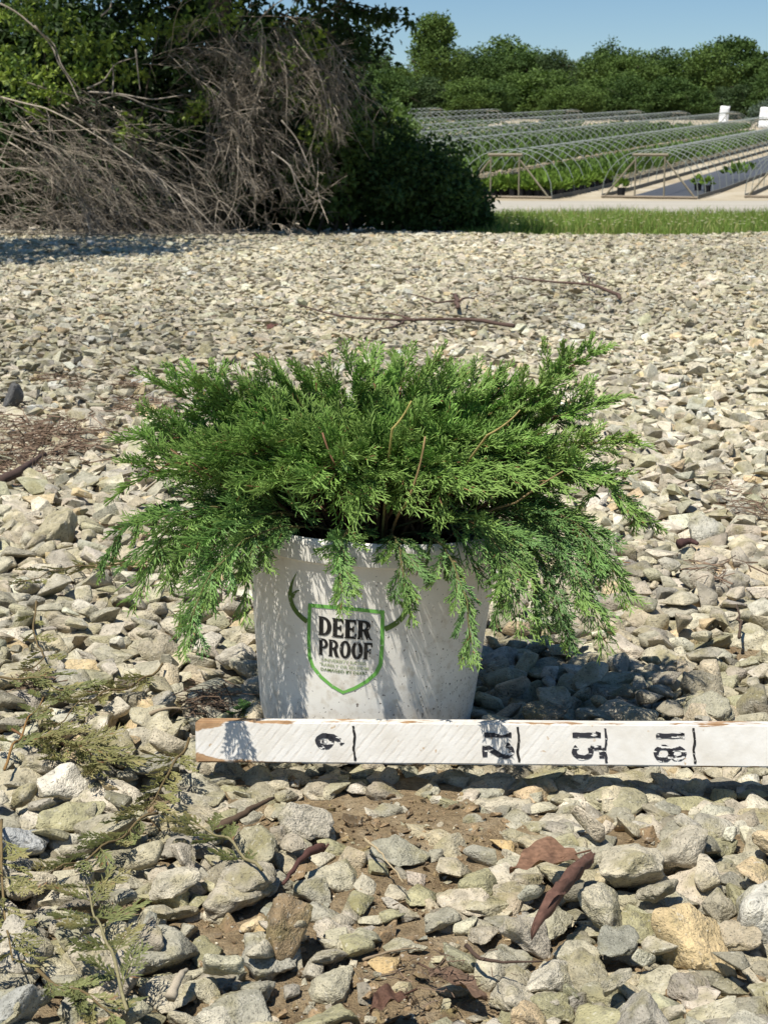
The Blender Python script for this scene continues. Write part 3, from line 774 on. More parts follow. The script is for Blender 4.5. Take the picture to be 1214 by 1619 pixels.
def cords_mesh(g, B, E, R_, C):
    """three-sided spindles"""
    D = norm(E-B); ref = np.where(np.abs(D[:, 2:3]) > .9, np.array([[1., 0, 0]]), np.array([[0, 0, 1.]]))
    U = norm(np.cross(D, ref)); W = np.cross(D, U); n = len(B); L = np.linalg.norm(E-B, axis=1)[:, None]
    V = np.empty((n, 7, 3))
    for q in range(3):
        t = q*2*math.pi/3; off = U*math.cos(t)+W*math.sin(t)
        V[:, q] = B+off*R_[:, None]*.8; V[:, 3+q] = B+D*L*.6+off*R_[:, None]*1.05
    V[:, 6] = E+D*R_[:, None]*.8
    b = (np.arange(n)*7)[:, None]
    Q = np.concatenate([b+np.array([[q, (q+1) % 3, 3+(q+1) % 3, 3+q]]) for q in range(3)])
    T = np.concatenate([b+np.array([[3+q, 3+(q+1) % 3, 6]]) for q in range(3)])
    g.add(V.reshape(-1, 3), T, Q, np.repeat(C, 7, 0))
def add_spray(g, tmpl, pos, d, nrm, L, col, thick=1.0, rng=RNG, tipcol=None, drop=None):
    B, E, R_, K = tmpl
    x = norm(d); z = norm(nrm - x*np.dot(nrm, x)); y = np.cross(z, x)
    A = np.stack([x, y, z], 1)*L
    b, e = B@A.T+pos, E@A.T+pos
    if drop is not None: b, e = drop(b), drop(e)
    C = np.broadcast_to(col, (len(B), 3))*rng.uniform(.75, 1.25, (len(B), 1))
    if tipcol is not None:
        t = np.clip(B[:, :1]*1.1-.15, 0, 1); C = C*(1-t)+np.asarray(tipcol)*t*rng.uniform(.85, 1.15, (len(B), 1))
    br_ = rng.uniform(size=len(B)) < .012
    C = np.where(br_[:, None], np.array([[.24, .13, .06]]), C)
    C = np.where((K == 0)[:, None] & (B[:, :1] < .55), np.array([[.16, .14, .055]]), C)
    cords_mesh(g, b, e, np.maximum(R_*L*.9, .00056)*thick, C)

shrub = empty('juniper_shrub', (POTX+.008, POTY+.004, .178))
tag(shrub, 'spreading green juniper shrub overflowing the white nursery pot', 'shrub')
SR = np.array([POTX+.008, POTY+.004, .178])
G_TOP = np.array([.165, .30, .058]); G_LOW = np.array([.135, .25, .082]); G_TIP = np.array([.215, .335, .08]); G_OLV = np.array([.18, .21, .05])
rng = np.random.default_rng(21)
def branch(tip, mid=None, dens=1.0, start=.30, sl=(.045, .085), stemcol=None, r0=.0026, tmpl=SPRAYS, droop=0.0, base=None, plume=False):
    """one woody stem with its feathery sprays; tip and mid in shrub space"""
    tip = np.asarray(tip, float)
    az = math.atan2(tip[1], tip[0]); rb = rng.uniform(.005, .06)
    p0 = np.array([rb*math.cos(az+rng.normal(0, .5)), rb*math.sin(az+rng.normal(0, .5)), rng.uniform(-.002, .02)]) if base is None else np.asarray(base, float)
    hr = np.hypot(tip[0], tip[1])
    if mid is None:
        f = .52; hz = max(tip[2]*.95+.025, .075+.02*rng.uniform())
        if tip[2] < .07: hz = .10+rng.uniform(0, .035)
        mid = np.array([tip[0]*f, tip[1]*f, hz])
    P = bez(p0, np.asarray(mid), tip, 16)
    P[1:-1] += rng.normal(0, .0007 if plume else .0022, (14, 3))
    if stemcol is None: stemcol = np.array([.17, .10, .05])*rng.uniform(.7, 1.3)
    g = Geo(); g.tube(P, (.0016 if plume else r0)*rng.uniform(.8, 1.15), .0006, 5, np.array([.13, .12, .05]) if plume else stemcol)
    st = g.build('branch', M['bark'], shrub, smooth=True)
    f = Geo(); L = np.linalg.norm(np.diff(P, axis=0), axis=1).sum()
    ns = max(5, int(L*(1-start)/.0106*dens)); roll = rng.uniform(0, 6.28)
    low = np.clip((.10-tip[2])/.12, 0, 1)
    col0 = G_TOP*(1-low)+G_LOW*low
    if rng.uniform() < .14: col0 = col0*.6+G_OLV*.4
    col0 = col0*rng.uniform(.8, 1.2)
    for q in range(ns):
        u = start+(1-start)*(q+rng.uniform(0, .6))/ns; k = min(14, int(u*15)); w_ = u*15-k
        pos = P[k]*(1-w_)+P[k+1]*w_; t = norm(P[k+1]-P[k])
        if not plume and pos[1] < -.05 and abs(pos[0]) < .165 and pos[2] < .072: continue      # the front of the rim stays clear
        roll += 2.4+rng.normal(0, .5)
        s0 = norm(np.cross(t, [0, 0, 1.0]) if abs(t[2]) < .95 else np.array([1., 0, 0])); s1 = np.cross(s0, t)
        out = s0*math.cos(roll)+s1*math.sin(roll)*.75
        an = math.radians(rng.uniform(25, 50)); d = norm(t*math.cos(an)+out*math.sin(an)+np.array([0, 0, .26*(1-low)-droop-.2*low]))
        nr = norm(np.cross(d, np.cross([0, 0, 1.0], d))+rng.normal(0, .45, 3))
        Ls = rng.uniform(*sl)*(1.15-.45*u)
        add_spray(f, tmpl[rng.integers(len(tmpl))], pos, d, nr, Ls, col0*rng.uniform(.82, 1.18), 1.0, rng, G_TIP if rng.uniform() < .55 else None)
    t = norm(P[-1]-P[-3])
    add_spray(f, tmpl[rng.integers(len(tmpl))], P[-2], t, norm(np.array([0, 0, 1.])+rng.normal(0, .3, 3)), sl[1]*.85, col0, 1.0, rng, G_TIP)
    fo = f.build('foliage', M['needle'], st); tag(fo, kind='stuff')
# crown in three tiers
nb = 0
for tier, (cnt, r_lo, r_hi, z_lo, z_hi) in enumerate(((40, .03, .185, .088, .112), (34, .14, .205, .075, .130), (32, .17, .222, -.005, .07))):
    for q in range(cnt):
        az = (q+rng.uniform(-.35, .35))/cnt*2*math.pi + tier*.37
        r = rng.uniform(r_lo, r_hi); sx_, sy_ = .93, .76
        z = rng.uniform(z_lo, z_hi)
        if math.sin(az) < -.35:                        # the front stays above the rim
            z = max(z, .10+.02*rng.uniform()); r *= .84
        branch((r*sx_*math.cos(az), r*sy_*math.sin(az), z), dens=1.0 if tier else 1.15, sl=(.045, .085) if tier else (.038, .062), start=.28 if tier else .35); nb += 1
# stems that the photograph shows reaching out of the outline (pixel, distance)
def reach(px, py, y, mid=None, **k):
    k.setdefault('plume', k.get('droop', 0) > 0); y += .77; mid = None if mid is None else (mid[0], mid[1], mid[2]+.77)
    branch(at_y(px, py, y)-SR, None if mid is None else at_y(*mid)-SR, **k)
reach(895, 562, .80, (810, 665, .78), sl=(.025, .045), start=.35)
reach(935, 560, .80, (870, 580, .79), sl=(.022, .035), start=.45)
reach(930, 645, .78, (850, 655, .76), sl=(.035, .06)); reach(955, 705, .74, (870, 690, .74), sl=(.035, .06)); reach(950, 770, .72, (900, 700, .72), dens=.8, sl=(.035, .06))
reach(1005, 805, .74, (955, 695, .74), dens=.6, sl=(.03, .05), droop=.3)
reach(310, 598, .78, (420, 670, .77), sl=(.03, .05)); reach(285, 625, .76, (390, 660, .76), sl=(.035, .065)); reach(250, 690, .74, (360, 680, .74), sl=(.035, .065)); reach(240, 745, .72, (340, 700, .72), sl=(.035, .065))
reach(176, 872, .72, (225, 720, .73), dens=.7, sl=(.03, .05), droop=.35)
reach(300, 985, .57, (370, 760, .63), dens=.75, sl=(.03, .055), droop=.35)
reach(250, 865, .66, (300, 730, .68), droop=.3, dens=.8); reach(330, 885, .64, (370, 740, .67), droop=.3, dens=.8); reach(395, 872, .64, (410, 745, .67), droop=.2)
reach(885, 985, .66, (850, 745, .69), dens=.85, sl=(.03, .055), droop=.35); reach(852, 955, .63, (820, 740, .67), dens=.85, sl=(.03, .055), droop=.35)
reach(940, 870, .68, (895, 735, .70), droop=.3); reach(925, 935, .66, (880, 745, .69), droop=.3, dens=.8); reach(800, 905, .61, (770, 750, .65), droop=.2)
reach(538, 915, .59, (530, 785, .635), dens=.85, sl=(.028, .048), droop=.35)
reach(640, 935, .585, (630, 785, .63), dens=.85, sl=(.028, .05), droop=.35)
reach(742, 1008, .555, (725, 785, .62), dens=.85, sl=(.028, .048), droop=.35)


reach(640, 590, .80, (620, 680, .78), sl=(.03, .05)); reach(590, 582, .80, (590, 680, .78), sl=(.03, .05)); 
for x_, y_ in ((500, 605), (410, 618), (350, 625), (720, 600), (790, 615), (860, 628), (455, 612), (560, 600), (670, 598), (760, 608), (830, 622), (380, 640), (320, 650), (905, 650), (430, 640), (530, 625), (615, 615), (695, 622), (480, 650), (580, 640), (800, 640), (740, 640), (650, 645), (290, 668)):
    reach(x_, y_, .80-.04*((x_ % 3)-1), ((x_+600)/2, 690, .78), sl=(.03, .055))
# bare tan and yellowish stems showing through the front
for (x0, y0, x1, y1, yy_, col, r_) in ((640, 800, 672, 690, .62, (.27, .19, .09), .0016), (620, 678, 650, 634, .625, (.40, .34, .12), .0014), (770, 688, 822, 648, .63, (.34, .27, .11), .0012), 
        (815, 795, 890, 745, .655, (.24, .18, .09), .0013), (510, 685, 530, 735, .64, (.22, .12, .07), .0012), (270, 710, 320, 755, .67, (.20, .13, .07), .0011)):
    a_ = at_y(x0, y0, yy_+.77)-SR; b_ = at_y(x1, y1, yy_+.766)-SR; g = Geo()
    inner = np.array([a_[0]*.45, a_[1]*.3, .01])
    P = np.concatenate([bez(inner, (a_+inner)/2+np.array([0, 0, .02]), a_, 5)[:-1], bez(a_, (a_+b_)/2+rng.normal(0, .003, 3), b_, 7)])
    g.tube(P, r_, r_*.55, 6, np.array(col)); g.build('branch', M['bark'], shrub, smooth=True)

# ------------------------------------------------------------------ cut sprigs lying on the stones
def ground_z(p): return .020+.006*np.sin(p[..., 0]*95)*np.sin(p[..., 1]*80)
def drape(p):
    q = p.copy(); q[:, 2] = ground_z(q)+np.clip(p[:, 2]-.012, -.004, .03)*.7; return q
OLV = np.array([.19, .185, .065]); OLV2 = np.array([.30, .26, .11]); OLD = np.array([.155, .17, .06])
rs = np.random.default_rng(77)
def sprig(label, pts, n, sl, col, stem=(.26, .14, .06), lift=.0, stub=True, dens=1.0):
    W = np.array([at_z(px, py, .014) for px, py in pts]); base = W[0].copy()
    o = empty('juniper_sprig', (base[0], base[1], .020)); tag(o, label, 'sprig', 'cut juniper sprigs scattered on the stones')
    t = np.linspace(0, 1, 16); k = np.linspace(0, 1, len(W)); P = np.stack([np.interp(t, k, W[:, c]) for c in range(3)], 1)
    P[1:-1] = (P[:-2]+P[1:-1]*2+P[2:])/4; P[:, 2] = ground_z(P)+.004+lift*np.sin(t*math.pi)
    g = Geo(); g.tube(P-np.array([base[0], base[1], .020]), .0015, .0006, 5, np.array(stem)*[.62, .85, 1.0]); st = g.build('stem', M['bark'], o, smooth=True)
    f = Geo()
    n = n*1.25
    for q in range(int(n*dens)):
        u = (.12 if stub else 0)+.88*(q+rs.uniform())/(n*dens); a_ = min(14, int(u*15)); pos = P[a_]+(P[a_+1]-P[a_])*(u*15-a_)
        d = norm(P[a_+1]-P[a_]); s = np.array([-d[1], d[0], 0])*(1 if q % 2 else -1); an = math.radians(rs.uniform(22, 55))
        dd = d*math.cos(an)+s*math.sin(an)+np.array([0, 0, rs.uniform(-.06, .10)])
        add_spray(f, LIGHT[rs.integers(8)], pos, dd, np.array([0, 0, 1.])+rs.normal(0, .3, 3), rs.uniform(*sl)*.66, col*rs.uniform(.75, 1.2), 1.0, rs, OLV2 if rs.uniform() < .3 else None,
                  drop=lambda p: np.column_stack([p[:, 0], p[:, 1], np.maximum(p[:, 2], ground_z(p)+.001)]))
    f_ = None; V = np.concatenate(f.V)-np.array([base[0], base[1], .020]); 
    fo = add_np('foliage', V, np.concatenate(f.T), np.concatenate(f.Q), M['needle'], o, np.concatenate(f.C)); tag(fo, kind='stuff')
    return o
sprig('long flat olive sprig lying on stones below the drooping left side of the shrub', [(262, 890), (190, 905), (110, 905), (30, 930)], 13, (.04, .07), OLV)
sprig('short olive sprig near the left edge below the longest flat sprig', [(60, 960), (52, 1010), (75, 1060), (40, 1075)], 8, (.03, .05), OLV)
sprig('sprig with brown cut stem end pointing at the pot', [(258, 1066), (215, 1092), (150, 1112), (90, 1160)], 13, (.035, .06), OLV)
sprig('tangled sprig at the left edge above the orange stem', [(0, 1085), (60, 1090), (120, 1105)], 10, (.04, .06), OLD)
sprig('thick dark sprig mass left of the board end', [(20, 1170), (70, 1180), (130, 1200), (165, 1225)], 26, (.045, .07), OLV, (.30, .12, .05))
sprig('sprig with a bare orange-red stem at the left edge', [(8, 1225), (30, 1185), (50, 1145), (70, 1120)], 8, (.03, .05), OLD, (.42, .18, .06))
sprig('bushy sprig just below the left end of the board', [(300, 1185), (275, 1225), (250, 1270), (235, 1300)], 14, (.03, .05), OLV)
sprig('thin sprig trailing from below the board end down to the left', [(250, 1300), (205, 1325), (150, 1365), (90, 1400)], 11, (.03, .05), OLD)
sprig('sprig with tan stem lying right of the mossy stones at lower left', [(415, 1392), (370, 1350), (330, 1325), (300, 1318)], 9, (.025, .045), OLD, (.38, .24, .11))
sprig('long brown-stemmed sprig running down the left edge', [(4, 1310), (3, 1380), (8, 1460), (22, 1540)], 16, (.035, .055), OLV, (.32, .17, .07))
sprig('open sprig with long tan stem at the bottom left of the picture', [(202, 1616), (180, 1560), (150, 1480), (138, 1420)], 12, (.04, .065), OLD, (.40, .26, .12), .012)
sprig('flat sprig crossing below the open tan-stemmed sprig', [(60, 1560), (110, 1580), (180, 1612)], 9, (.035, .05), OLD)
sprig('small sprig tucked against the left foot of the pot', [(420, 1128), (400, 1126), (378, 1132)], 6, (.02, .035), np.array([.07, .14, .04]))

# ------------------------------------------------------------------ sticks, leaves and litter on the stones
def stick(label, name, paths, r0, col, z=.022, lift=.01, cat='stick', cols=None):
    base = at_z(*paths[0][0], z); o = None; rs_ = random.Random(len(label))
    for k, pts in enumerate(paths):
        W = np.array([at_z(px, py, z) for px, py in pts]); t = np.linspace(0, 1, 14); kk = np.linspace(0, 1, len(W))
        P = np.stack([np.interp(t, kk, W[:, c]) for c in range(3)], 1); P[1:-1] = (P[:-2]+2*P[1:-1]+P[2:])/4
        sc = np.linalg.norm(P[-1]-P[0]); P[:, :2] += RNG.normal(0, sc*.008, (14, 2)); P[:, 2] += lift*np.abs(np.sin(t*3.1+k))
        g = Geo(); rr_ = r0*(1 if k == 0 else .55); g.tube(P-base, np.linspace(rr_, rr_*.35, 14)*RNG.uniform(.88, 1.12, 14), None, 6, np.array(col)*RNG.uniform(.85, 1.15))
        if o is None: o = g.build(name, M['twig'], None, smooth=True, loc=tuple(base)); tag(o, label, cat, 'fallen sticks on the stones')
        else: g.build('side_twig', M['twig'], o, smooth=True)
    return o
BR = (.115, .075, .06)
stick('long dark curved fallen stick behind the shrub', 'fallen_stick', [[(806, 515), (760, 508), (700, 507), (640, 511), (570, 507), (520, 500), (478, 481)], [(655, 510), (610, 496), (570, 497)], [(640, 512), (610, 520), (595, 528)]], .0085, BR, .03)
stick('forked dark stick farther back to the right of the long curved one', 'fallen_stick', [[(995, 472), (960, 462), (930, 455), (880, 452), (830, 445), (800, 437)], [(935, 455), (922, 435), (910, 420)]], .010, BR, .035, .02)
stick('short Y-shaped stick between the two large fallen sticks', 'fallen_stick', [[(726, 486), (718, 475), (710, 465)], [(724, 482), (745, 475), (755, 468)], [(722, 482), (680, 478), (640, 470)]], .010, BR, .04, .02)
stick('dark bent stick lying between sprig and soil left of centre foreground', 'fallen_stick', [[(510, 1340), (490, 1352), (470, 1372), (448, 1398)], [(500, 1345), (520, 1340)]], .0042, (.10, .05, .04), .012, .004)
stick('dark twig rising from the tan-stemmed sprig toward the board', 'fallen_stick', [[(340, 1312), (375, 1303), (405, 1285), (432, 1262)]], .004, (.11, .075, .05), .018, .006)
stick('pale straw lying across mossy stones in the soil patch', 'dry_straw', [[(574, 1325), (600, 1355), (638, 1396)]], .0013, (.45, .36, .22), .012, .004, 'straw')
stick('pale twig pointing at the left end of the board', 'fallen_stick', [[(236, 1129), (265, 1126), (298, 1122)]], .0022, (.36, .29, .2), .02, .004)
stick('thin curved twig lying on soil in the bottom middle', 'fallen_stick', [[(574, 1518), (620, 1510), (664, 1500)]], .0011, (.33, .25, .16), .006, .003)
stick('dark twig bordering the mossy stones at bottom centre right', 'fallen_stick', [[(735, 1495), (760, 1523), (800, 1528), (856, 1520)]], .0017, (.09, .06, .045), .012, .003)
stick('thin upright twig standing in soil near the right edge', 'fallen_stick', [[(1170, 1008), (1167, 985), (1164, 955)]], .0022, (.10, .07, .05), .012, .01)
stick('short dark bark piece on stones right of the shrub', 'bark_piece', [[(1072, 860), (1090, 857), (1103, 860)]], .0075, (.09, .05, .045), .02, .002, 'bark piece')
stick('dark thick twig in the brown litter at the left edge', 'fallen_stick', [[(0, 760), (30, 752), (55, 735), (72, 718)]], .010, (.09, .06, .05), .02, .008)
stick('pale short stick end lying beside the open sprig at the bottom left', 'fallen_stick', [[(270, 1578), (282, 1556), (296, 1534)]], .0045, (.42, .36, .27), .012, .004)
# brown bark litter between the stones
g = Geo(); rl = np.random.default_rng(31)
for cx, cy, rx, ry, n_, s_ in ((75, 690, 110, 42, 420, 1.0), (230, 640, 70, 20, 110, .9), (30, 735, 60, 25, 130, 1.0), (100, 600, 60, 16, 60, .9), (330, 1108, 50, 22, 90, .5), (205, 610, 40, 12, 40, .8),
        (1185, 800, 50, 22, 60, .7), (1150, 770, 60, 12, 30, .7), (690, 1545, 110, 35, 60, .22), (60, 1080, 40, 15, 40, .5), (1130, 905, 60, 20, 40, .7), (880, 450, 300, 40, 60, 1.6), (300, 470, 260, 60, 60, 1.5), (700, 420, 400, 20, 50, 2)):
    for _ in range(n_):
        px, py = cx+rl.normal(0, .45)*rx, cy+rl.normal(0, .45)*ry; p = at_z(px, py, .012)+np.array([0, 0, rl.uniform(-.008, .012)])
        d = rl.normal(size=3)*[1, 1, .22]; d = norm(d)*rl.uniform(.010, .045)*s_
        g.tube([p-d, p+rl.normal(0, .002, 3), p+d*.9], rl.uniform(.0006, .0022)*s_, .0004, 4, np.array([.165, .115, .08])*rl.uniform(.4, 1.7), False)
o = g.build('bark_litter', M['twig']); tag(o, 'brown bark shreds and needles gathered between stones', 'litter', kind='stuff')
# dead leaves
def leaf_sheet(name, label, base, tip, width, curl, col, z0, zt, twist=0.0, ny_=9, nx_=22, wav=.002, prof=.75):
    a_ = at_z(*base, z0); b_ = at_z(*tip, zt); d = b_-a_; L = np.linalg.norm(d); d = d/L; s = norm(np.cross(d, [0, 0, 1.])); u = np.cross(s, d)
    V = []
    for q in range(nx_):
        t = q/(nx_-1); wd = width*(math.sin(math.pi*min(1, t*.93+.07))**prof)*.5+.0006
        for k in range(ny_):
            v = k/(ny_-1)*2-1; th = curl*v*(1+.25*math.sin(t*5)); R_ = wd/max(abs(curl), .05)
            off = s*(R_*math.sin(th))+u*(R_*(1-math.cos(th)))
            tw = twist*(t-.5); off = off*math.cos(tw)+np.cross(d, off)*math.sin(tw)
            V.append(a_+d*L*t+off+u*(wav*math.sin(t*17+v*3)+.004*math.sin(t*math.pi)+.0012*math.sin(v*9+t*25))-a_)
    i, j = np.meshgrid(np.arange(nx_-1), np.arange(ny_-1), indexing='ij')
    Q = np.stack([i*ny_+j, (i+1)*ny_+j, (i+1)*ny_+j+1, i*ny_+j+1], -1).reshape(-1, 4)
    o = add_np(name, V, None, Q, M['dryleaf'], None, np.broadcast_to(np.array(col), (len(V), 3))*RNG.uniform(.85, 1.15, (len(V), 1)), True, tuple(a_))
    g = Geo(); g.tube(np.array([a_-d*.012, a_, a_+d*L*.5, a_+d*L*.97])-a_+np.array([0, 0, .0012]), .0009, .0004, 5, np.array(col)*.7); g.build('midrib', M['twig'], o)
    tag(o, label, 'leaf', 'dead leaves on the ground'); return o
leaf_sheet('dead_leaf', 'reddish brown dead leaf rolled into a tube in the right foreground', (932, 1362), (840, 1484), .046, 4.4, (.14, .075, .055), .030, .026, .25, prof=.28)
leaf_sheet('dead_leaf', 'flat brown dead leaf behind the rolled leaf', (912, 1352), (805, 1378), .034, .5, (.22, .125, .08), .030, .026, .5)
leaf_sheet('dead_leaf', 'dark red decayed leaf at the bottom middle edge', (640, 1575), (585, 1600), .018, .5, (.12, .065, .045), .006, .008, .3)
leaf_sheet('dead_leaf', 'torn purplish brown leaf strip beside the bottom mossy stones', (680, 1535), (770, 1580), .014, .35, (.15, .095, .065), .006, .004, .2)
leaf_sheet('dead_leaf', 'single small brown leaf lying far back on the gravel', (425, 520), (440, 513), .035, .5, (.14, .07, .055), .04, .05, .3)

# ------------------------------------------------------------------ thicket on the left
rb = np.random.default_rng(91)
def clump_leaves(centres, radii, per, size, cols, rng, flatten=.8, up=.5, droop=0.0):
    """leaf faces in loose clumps round the given centres"""
    n = len(centres); C = np.repeat(centres, per, 0); R_ = np.repeat(radii, per)[:, None]
    off = rand_dir(n*per, rng)*rng.uniform(.15, 1, (n*per, 1))**.5*R_*[1, 1, flatten]
    P = C+off; D = norm(off+rand_dir(n*per, rng)*R_*.8+np.array([0, 0, -droop])*R_)
    Nn = norm(rand_dir(n*per, rng)+np.array([0, 0, up])); L = rng.uniform(.7, 1.3, n*per)*size
    V, T = leaf_faces(P, D, Nn, L, L*rng.uniform(.45, .65, n*per))
    ci = np.repeat(rng.integers(len(cols), size=n), per); col = np.asarray(cols)[ci]*rng.uniform(.7, 1.3, (n*per, 1))
    return V, T, np.repeat(col, 4, 0)
def shell_points(c, r, n, rng, lump=.25, inner=.55, zmin=None):
    d = rand_dir(n, rng); ph = np.array([noise.noise(Vector(x*1.9)+Vector(c)) for x in d])
    k = (1+lump*ph*1.6)*rng.uniform(inner, 1, n)**.6
    p = np.asarray(c)+d*np.asarray(r)*k[:, None]
    if zmin is not None: p = p[p[:, 2] > zmin]
    return p
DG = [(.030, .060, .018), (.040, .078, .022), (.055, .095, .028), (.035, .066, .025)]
MG = [(.085, .145, .035), (.11, .18, .042), (.07, .12, .032), (.13, .20, .052)]
BG = [(.24, .32, .06), (.20, .28, .05), (.27, .35, .07)]

def trunk(g, p, h, r, lean=(0, 0), n=8, col=(.10, .085, .065)):
    P = bez(p, (p[0]+lean[0]*.3, p[1]+lean[1]*.3, p[2]+h*.5), (p[0]+lean[0], p[1]+lean[1], p[2]+h), 8)
    g.tube(P, r, r*.35, n, col); return P
# the big shade tree: trunk behind the thicket, crown above and in front of the frame's top
tree = empty('shade_tree', (-2.2, 20.2, -.03))
tag(tree, 'big dark broadleaf tree overhanging the top left of the yard', 'tree')
TO = np.array([-2.2, 20.2, -.03]); g = Geo()
P = trunk(g, (0, 0, 0), 4.6, .24, (.3, -.3)); tr_ = g.build('trunk', M['bark'], tree, smooth=True)
for tx, ty, tz in ((2.6, -1.2, 3.4), (1.6, -2.6, 4.2), (-1.7, -1.6, 4.3), (-2.6, -.6, 4.0), (.4, .6, 6.0), (2.9, -.2, 2.9)):
    g = Geo(); q = P[5]; L_ = bez(q, (q[0]+tx*.4, q[1]+ty*.4, q[2]+.7), (tx, ty, tz), 9); g.tube(L_, .085, .02, 6, (.09, .075, .055))
    for _ in range(6):
        k = rb.integers(3, 9); e = L_[k]+rb.normal(0, .5, 3)+[0, 0, -.15]; g.tube(bez(L_[k], (L_[k]+e)/2+[0, 0, .15], e, 5), .02, .006, 4, (.09, .075, .055), False)
    g.build('limb', M['bark'], tr_, smooth=True)
g = Geo()
c1 = np.concatenate([shell_points((.2, .2, 5.3), (3.1, 2.3, 2.0), 330, rb, .25, .3), shell_points((1.65, -2.4, 4.1), (1.2, 1.3, .9), 230, rb, .25, .2), shell_points((-.5, -2.6, 4.2), (1.8, 1.2, .7), 125, rb, .3, .3)])
w_ = c1+TO
# nothing of the crown hangs into view except where the photo has it (left of px 600)
keep = []
for p in w_:
    px, py = to_px(p); low = py+90*18/max(p[1], 3)
    keep.append(low < -6 or (px < 450 and low < 120))
c1 = c1[np.array(keep)]
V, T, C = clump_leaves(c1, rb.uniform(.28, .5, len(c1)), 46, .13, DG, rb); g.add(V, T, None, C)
# low boughs against the sky, right of the trunk
for pts in ([(430, -30), (520, 8), (600, 20), (645, 24)], [(470, -20), (545, 2), (590, 12), (615, 22)], [(500, 10), (535, 30), (555, 50), (566, 66)], [(440, 20), (500, 40), (525, 70), (530, 110)]):
    W = np.array([at_y(px, py, 19.3) for px, py in pts]); t = np.linspace(0, 1, 12); Pp = np.stack([np.interp(t, np.linspace(0, 1, 4), W[:, k]) for k in range(3)], 1)-TO
    gb = Geo(); gb.tube(Pp, .014, .004, 5, (.06, .05, .04)); gb.build('bough', M['bark'], tree, smooth=True)
    cc = Pp[2:]+rb.normal(0, .05, (10, 3)); cc = np.concatenate([cc, Pp[2:]+rb.normal(0, .07, (10, 3))+[0, 0, -.05]]); V, T, C = clump_leaves(cc, np.full(len(cc), .075), 8, .10, DG[:2], rb, .7, .2, .9); g.add(V, T, None, C)
cr = g.build('crown', M['leaf'], tree); tag(cr, kind='stuff')

t2 = empty('shade_tree', (-6.6, 12.4, -.03)); tag(t2, 'broadleaf tree just outside the left edge, shading the far left stones', 'tree')
g = Geo(); P = trunk(g, (0, 0, 0), 4.0, .2, (.6, 0)); tk = g.build('trunk', M['bark'], t2, smooth=True)
g = Geo(); g.tube(bez(P[5], (1.2, -.2, 3.9), (3.0, -.3, 4.1), 8), .07, .02, 6, (.09, .075, .055)); g.build('limb', M['bark'], tk, smooth=True)
c2 = np.concatenate([shell_points((2.4, .2, 4.2), (1.7, 3.6, .8), 230, rb, .25, .2), shell_points((0, 0, 4.8), (2.0, 2.0, 1.3), 120, rb, .25, .3)])
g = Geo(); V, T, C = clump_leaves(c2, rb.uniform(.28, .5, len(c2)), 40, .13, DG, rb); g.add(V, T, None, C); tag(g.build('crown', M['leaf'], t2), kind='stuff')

def shrub_mass(name, label, cat, o, lobes, per, size, cols, cl_r, stems=6, zmin=.02, group=None, sc=(.09, .075, .055), inner=.35):
    e = empty(name, o); tag(e, label, cat, group); g = Geo(); O = np.array(o)
    for c, r, n in lobes:
        p = shell_points(c, r, n, rb, .3, inner, zmin); V, T, C = clump_leaves(p, rb.uniform(*cl_r, len(p)), per, size, cols, rb); 
        k = V.reshape(-1, 4, 3)[:, :, 2].min(1) > .0
        V = V.reshape(-1, 4, 3)[k].reshape(-1, 3); C = C.reshape(-1, 4, 3)[k].reshape(-1, 3); b = np.arange(k.sum())*4
        T = np.concatenate([np.stack([b, b+1, b+2], 1), np.stack([b, b+2, b+3], 1)]); g.add(V, T, None, C)
    f = g.build('foliage', M['leaf'], e); tag(f, kind='stuff')
    for q in range(stems):
        c, r, n = lobes[q % len(lobes)]; s = Geo(); t = np.array(c)+rb.normal(0, .35, 3)*np.array(r); b = np.array([c[0]*.6+rb.normal(0, .12), c[1]*.6+rb.normal(0, .1), 0])
        s.tube(bez(b, (b+t)/2+rb.normal(0, .08, 3), t, 7), .022, .006, 5, sc); s.build('stem', M['bark'], e, smooth=True)
    return e
TY = 19.2
shrub_mass('dark_shrub', 'dense dark rounded shrub at the right end of the thicket', 'shrub', (.45, TY, -.02), [((0, 0, .55), (.66, .7, .56), 260), ((.38, -.05, .36), (.42, .55, .34), 110), ((-.3, -.1, .62), (.4, .5, .5), 120), ((.62, -.1, .18), (.22, .4, .17), 40)], 34, .075, [(.048, .095, .025), (.065, .12, .032), (.05, .10, .03)], (.10, .17), 7)
shrub_mass('leafy_shrub', 'mid green leafy shrub between the dry vines and the dark rounded shrub', 'shrub', (-.62, TY, -.02), [((.05, -.1, .8), (.42, .5, .65), 150), ((.25, -.15, 1.15), (.28, .4, .35), 60), ((-.1, .2, .6), (.5, .4, .6), 90)], 26, .075, MG, (.09, .16), 6)
shrub_mass('young_tree', 'light green young tree standing beyond the thicket against the treeline', 'tree', (.0, 34.0, -.02), [((0, 0, 1.6), (.75, .7, .75), 130), ((.25, 0, 1.0), (.6, .6, .7), 90), ((.1, 0, 2.05), (.4, .4, .35), 40)], 26, .10, MG, (.12, .2), 5)
shrub_mass('dark_thicket', 'deep dark leafy thicket behind the dead brush at the left', 'thicket', (-2.9, TY+1.0, -.02), [((-.9, .3, 1.0), (1.6, .9, 1.3), 430), ((.9, .3, 1.2), (1.4, .9, 1.5), 430), ((2.1, .2, 1.0), (.8, .8, 1.3), 260), ((-2.2, .3, 1.4), (1.4, .9, 1.5), 300), ((.4, .4, 2.3), (2.6, .9, .7), 330), ((-1.9, .4, 2.4), (1.6, .9, .8), 200), ((0, .5, .4), (3.2, .8, .5), 260)], 34, .11, DG, (.16, .27), 10)
